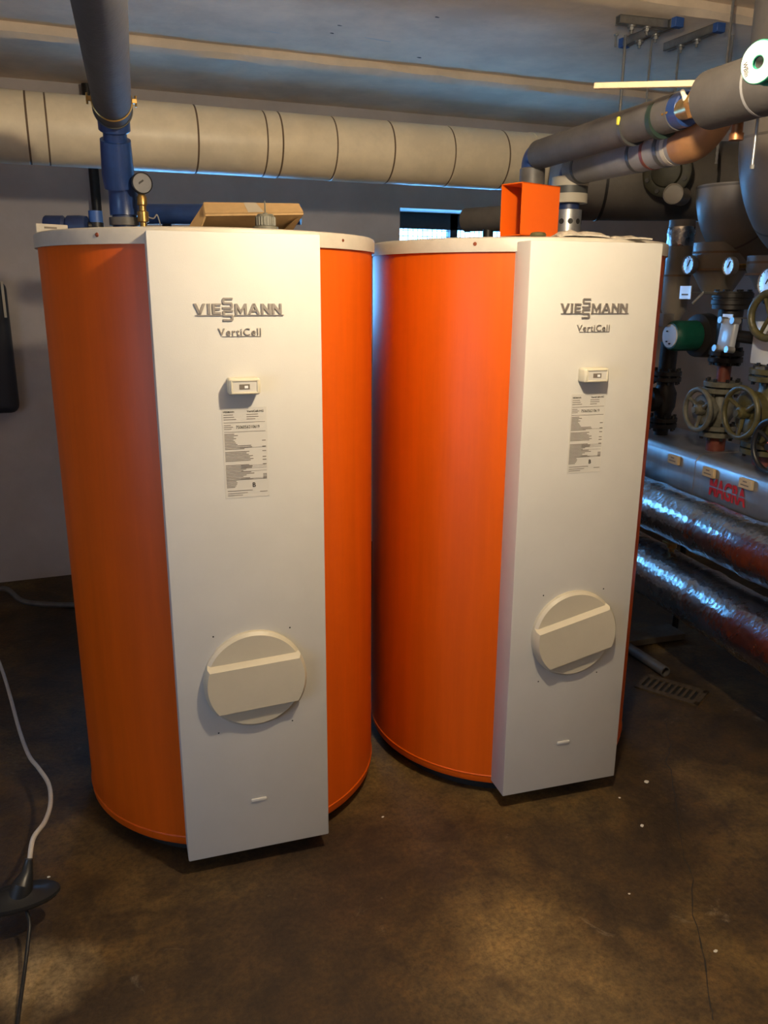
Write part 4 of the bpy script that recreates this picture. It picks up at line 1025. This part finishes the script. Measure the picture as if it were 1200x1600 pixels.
flange_pair(t, V((cb.x, cb.y, zat(1105, 466))), .075, M_iron)
bm = BM(); add_cyl(bm, V((cb.x, cb.y, 1.48)), V((cb.x, cb.y, zat(1105, 455))), .07, 28); obj('body', bm, M_iron, t)
bm = BM(); add_tube(bm, [V((cb.x, cb.y, 1.535)) + WDIR * .06, V((cb.x, cb.y, 1.54)) + WDIR * .13, V((cb.x, cb.y, 1.50)) + WDIR * .15 + DM * .03], .006, 8); obj('lever', bm, M_steel, t)
# blue grey actuator plate
c = mp(1133, 523, -.03); ac = thing('actuator', 'flat blue grey actuator plate with four corner lugs', 'actuator', c - ZZ * .06)
an = ((CAM - c).normalized() + (WC1 - c).normalized()).normalized(); ax_ = ZZ.cross(an).normalized(); az_ = an.cross(ax_); Ma = Matrix((ax_, an, az_)).transposed().to_4x4()
bm = BM(); add_box(bm, c - an * .012, (.080, .024, .115), .008, 3, Ma); obj('housing', bm, M_platelit, ac)
for sx in (-1, 1):
    for sz in (-1, 1):
        q = c + ax_ * sx * .034 + az_ * sz * .05; bm = BM(); add_cyl(bm, q - an * .02, q + an * .010, .012, 14); obj('lug', bm, M_sheet, ac)
bm = BM(); add_cyl(bm, c - an * .02, c - an * .17, .022, 16); obj('stem', bm, M_iron, ac)
# insulated uprights above the pumps
def upright(name, px, ytop, ybot, r_, s, label, cone=True, ztop=None):
    p = mp(px, (ytop + ybot) / 2, s); z1 = ztop or mp(px, ytop, s).z; z0 = mp(px, ybot, s).z
    t = thing(name, label, 'pipe', V((p.x, p.y, z0)), 0, 'insulated uprights')
    bm = BM(); add_lathe(bm, [(r_ * .55, 0), (r_, r_ * .8), (r_, z1 - z0)], V((p.x, p.y, z0)), ZZ, 36); obj('jacket', bm, M_duct, t)
    for f in (.45, .8):
        z = z0 + (z1 - z0) * f; bm = BM(); add_lathe(bm, [(r_ - .002, -.004), (r_ + .0015, -.004), (r_ + .0015, .004), (r_ - .002, .004)], V((p.x, p.y, z)), ZZ, 36); obj('seam', bm, M_seam, t)
    return t, p
u1, pu1 = upright('insulated_upright', 1059, 345, 500, .052, SC_, 'slim grey insulated upright pipe with a card beside the right tank')
u2, pu2 = upright('insulated_upright.001', 1124, 380, 456, .105, .16, 'wide grey insulated upright pipe under the smaller elbow')
u3, pu3 = upright('insulated_upright.002', 1205, 400, 452, .085, .13, 'grey insulated upright pipe under the largest elbow')
bm = BM(); c = V((pu1.x, pu1.y, 0)); z0 = zat(1059, 385)
add_lathe(bm, [(.053, 0), (.056, .012), (.054, .03), (.057, .05), (.053, .075)], c + ZZ * z0, ZZ, 28); lab(obj('foil_wrap', bm, M_foil, u1), 'crinkled foil wrap')
# gauges facing the aisle
WC1 = V(((W1[0] + W1[1]) / 2, Y1 + .25, (W1[2] + W1[3]) / 2 + .05))
def mirror_n(c): return ((CAM - c).normalized() + (WC1 - c).normalized()).normalized()
def dial(name, c, r_, label):
    t = thing(name, label, 'gauge', c - ZZ * r_, 0, 'manifold gauges'); n_ = mirror_n(c)
    bm = BM(); add_lathe(bm, [(r_ * .9, -.02), (r_, -.016), (r_, .004), (r_ - .003, .006), (r_ - .003, .002), (0, .002)], c, n_, 36); obj('case', bm, M_steel, t)
    bm = BM(); add_lathe(bm, [(r_ - .003, .0024), (0, .0028)], c, n_, 36); d = obj('dial', bm, M_white, t)
    x_, y_, z_ = frame(n_); bm = BM()
    for i in range(11):
        a = R(-50 + 28 * i); u = x_ * math.cos(a) + y_ * math.sin(a); add_cyl(bm, c + n_ * .0032 + u * r_ * .72, c + n_ * .0032 + u * r_ * .86, .0009, 4)
    obj('scale_marks', bm, M_black, d)
    bm = BM(); u = x_ * .5 + y_ * .8; add_cyl(bm, c + n_ * .004 - u * r_ * .15, c + n_ * .004 + u * r_ * .65, .0016, 5); obj('needle', bm, M_black, d)
    bm = BM(); add_cyl(bm, c - n_ * .018, c - n_ * .11, .009, 12); obj('stem', bm, M_brass, t)
    return t
dial('dial_gauge', mp(1076, 414, .03), .036, 'round white dial gauge farthest from the camera, above the card')
dial('dial_gauge.001', mp(1139, 416, .03), .033, 'round white dial gauge in the middle, on the wide upright')
dial('dial_gauge.002', mp(1199, 441, .00), .046, 'largest round white dial gauge at the right edge')
# label cards
for px, py, w_, h_, l_, sd in ((1071, 457, .066, .050, 'white label card hanging on the slim insulated upright', .04), (1137, 497, .055, .028, 'small white label card above the actuator box', .04)):
    c = mp(px, py, sd); t = thing('label_card', l_, 'card', c - ZZ * h_ / 2, 0, 'label cards')
    d_ = mirror_n(c); d_.z = 0; d_.normalize(); ux = ZZ.cross(d_)
    Mc = Matrix((ux, d_, ZZ)).transposed().to_4x4()
    bm = BM(); add_box(bm, c, (w_, .003, h_), 0, 1, Mc); obj('card', bm, M_white, t)
    bm = BM(); add_box(bm, c + d_ * .002 - ZZ * .008, (w_ * .6, .0006, .006), 0, 1, Mc); obj('print', bm, M_ink, t)
    bm = BM(); add_cyl(bm, c - d_ * .001, c - WDIR * .09, .003, 6); obj('holder', bm, M_steel, t)

# ================================================================== floor items, right
a_, b_ = atz(1040, 1050, .022), atz(982, 1012, .022)
bm = BM(); d = (b_ - a_).normalized(); add_lathe(bm, [(.018, 0), (.022, 0), (.022, (b_ - a_).length + .15), (.018, (b_ - a_).length + .15), (.018, 0)], a_, d, 24, close=False)
fp_ = thing('plastic_pipe', 'grey open ended pipe lying on the floor by the drain', 'pipe', (a_ + b_) / 2 - ZZ * .022); obj('tube', bm, M_pvc, fp_)
bm = BM(); add_cyl(bm, a_ + d * .03, a_ + d * .031, .0178, 20); obj('bore', bm, M_black, fp_)
a_, b_ = atz(985, 1002, .03), atz(1055, 992, .03); dv = (b_ - a_).normalized(); x_ = ZZ.cross(dv)
bm = BM(); add_box(bm, (a_ + b_) / 2 + x_ * .05 - ZZ * .01, ((b_ - a_).length + .1, .12, .03), .003, 1, Matrix((dv, x_, ZZ)).transposed().to_4x4())
tag(obj('wooden_board', bm, M_plank), 'dusty board lying on the floor behind the grey pipe', 'board')
for px, py, r_, l_ in ((1193, 1127, .010, 'dark rubble crumb on the floor under the lower foil pipe'), (968, 1247, .006, 'white plaster crumb in front of the right tank corner'), (1003, 1291, .010, 'largest white plaster crumb on the brown floor'), (983, 1397, .005, 'tiny white crumb farthest forward on the right floor'), (598, 1277, .006, 'white crumb on the floor between the two tanks'), (1118, 1487, .008, 'pale chip near the lower right floor crack'), (76, 1371, .006, 'white crumb beside the black cable fitting'), (1010, 1222, .014, 'flat pale plaster patch on the floor right of the right tank')):
    bm = BM(); p = atz(px, py, 0); r_ *= .65; bmesh.ops.create_icosphere(bm, subdivisions=1, radius=r_)
    for v in bm.verts: v.co = V((v.co.x * random.uniform(.8, 1.5), v.co.y * random.uniform(.7, 1.1), v.co.z * (.5 if r_ < .008 else .12))) + p + ZZ * (r_ * .4 if r_ < .008 else .0012)
    tag(obj('plaster_crumb', bm, M_speck if 'dark' not in l_ else M_plank), l_, 'crumb', 'crumbs on the floor')

# ================================================================== left front: cable with black fitting
cf = thing('cable_fitting', 'black oval cable fitting with flared neck on a white cord at the lower left', 'cable fitting', atz(30, 1590, 0))
dc_ = atz(38, 1400, .10)
bm = BM(); add_lathe(bm, [(0, -.022), (.060, -.020), (.098, -.008), (.104, .0), (.102, .006), (.075, .010), (.035, .020), (.02, .026), (0, .028)], (0, 0, 0), ZZ, 48)
bmesh.ops.scale(bm, vec=(1.0, .50, 1), verts=bm.verts); bm.transform(Matrix.Translation(dc_ - V((.02, 0, 0))) @ Matrix.Rotation(R(-2), 4, 'X')); obj('flange_disc', bm, M_rubber, cf)
nk = atz(45, 1342, .18)
bm = BM(); add_tube(bm, [dc_ + ZZ * .01 + V((-.008, 0, 0)), dc_ + ZZ * .035, dc_ * .35 + nk * .65, nk], [.030, .024, .014, .009], 20); obj('neck', bm, M_rubber, cf)
bm = BM(); add_tube(bm, spline([nk - ZZ * .01, atz(52, 1310, .19), atz(70, 1284, .18), atz(79, 1255, .15), atz(76, 1225, .12), atz(60, 1200, .10), atz(45, 1180, .10), atz(30, 1140, .10), atz(15, 1085, .11), atz(0, 1038, .13), atz(-25, 980, .16), atz(-60, 900, .22)], 6), .0062, 12); lab(obj('cord', bm, M_wcable, cf), 'greyish white cord')
bm = BM(); add_tube(bm, spline([dc_ - ZZ * .012 + V((0, -.02, 0)), atz(46, 1440, .07), atz(44, 1470, .05), atz(38, 1520, .025), atz(28, 1595, .008), atz(20, 1680, .005)], 6), .0045, 10); lab(obj('lead', bm, M_rubber, cf), 'thin black lead')
# wall cabinet at the left edge, hose along the wall foot
cx = aty(0, 530, Y1 - .06); 
ca = thing('wall_cabinet', 'dark rounded cabinet on the wall at the left edge', 'cabinet', (cx.x - .17, Y1 - .06, aty(0, 640, Y1 - .1).z))
zt_, zb_ = aty(5, 432, Y1 - .1).z, aty(10, 640, Y1 - .1).z; xr = aty(21, 560, Y1 - .12).x
bm = BM(); add_box(bm, (xr - .2, Y1 - .06, (zt_ + zb_) / 2 - .02), (.4, .12, zt_ - zb_), .04, 4); obj('body', bm, M_navy, ca)
bm = BM(); add_box(bm, (aty(6, 470, Y1 - .125).x, Y1 - .123, (aty(6, 440, Y1).z + aty(8, 495, Y1).z) / 2), (.012, .004, .17)); lab(obj('strip', bm, M_pale, ca), 'pale edge strip')
bm = BM(); add_tube(bm, spline([aty(-30, 930, 4.2), V((-.38, 4.2, .10)), V((-.30, 4.15, .04)), V((-.15, 4.1, .02)), V((0.05, 4.05, .015)), V((.3, 4.05, .015))], 8), .013, 10)
tag(obj('floor_hose', bm, M_pvc), 'dark hose curving along the foot of the left wall', 'hose')
bm = BM()

# ================================================================== lamps
def bulb(name, p, zc, label, m_):
    t = thing(name, label, 'lamp', p - ZZ * .04)
    bm = BM(); bmesh.ops.create_uvsphere(bm, u_segments=20, v_segments=12, radius=.04); bm.transform(Matrix.Translation(p)); obj('bulb', bm, m_, t)
    bm = BM(); add_cyl(bm, p + ZZ * .034, p + ZZ * .10, .02, 16); obj('socket', bm, M_rubber, t)
    bm = BM(); add_cyl(bm, p + ZZ * .09, V((p.x, p.y, zc)), .004, 8); obj('cord', bm, M_rubber, t)
bulb('pendant_bulb', LAMP_POS, 2.6, 'bare glowing bulb hanging just above the picture, in front of the tanks', M_bulb)
bulb('rear_fill_bulb', V((1.0, -2.2, 2.1)), 2.6, 'unseen bare bulb added behind the camera as warm fill', M_fill_bulb)
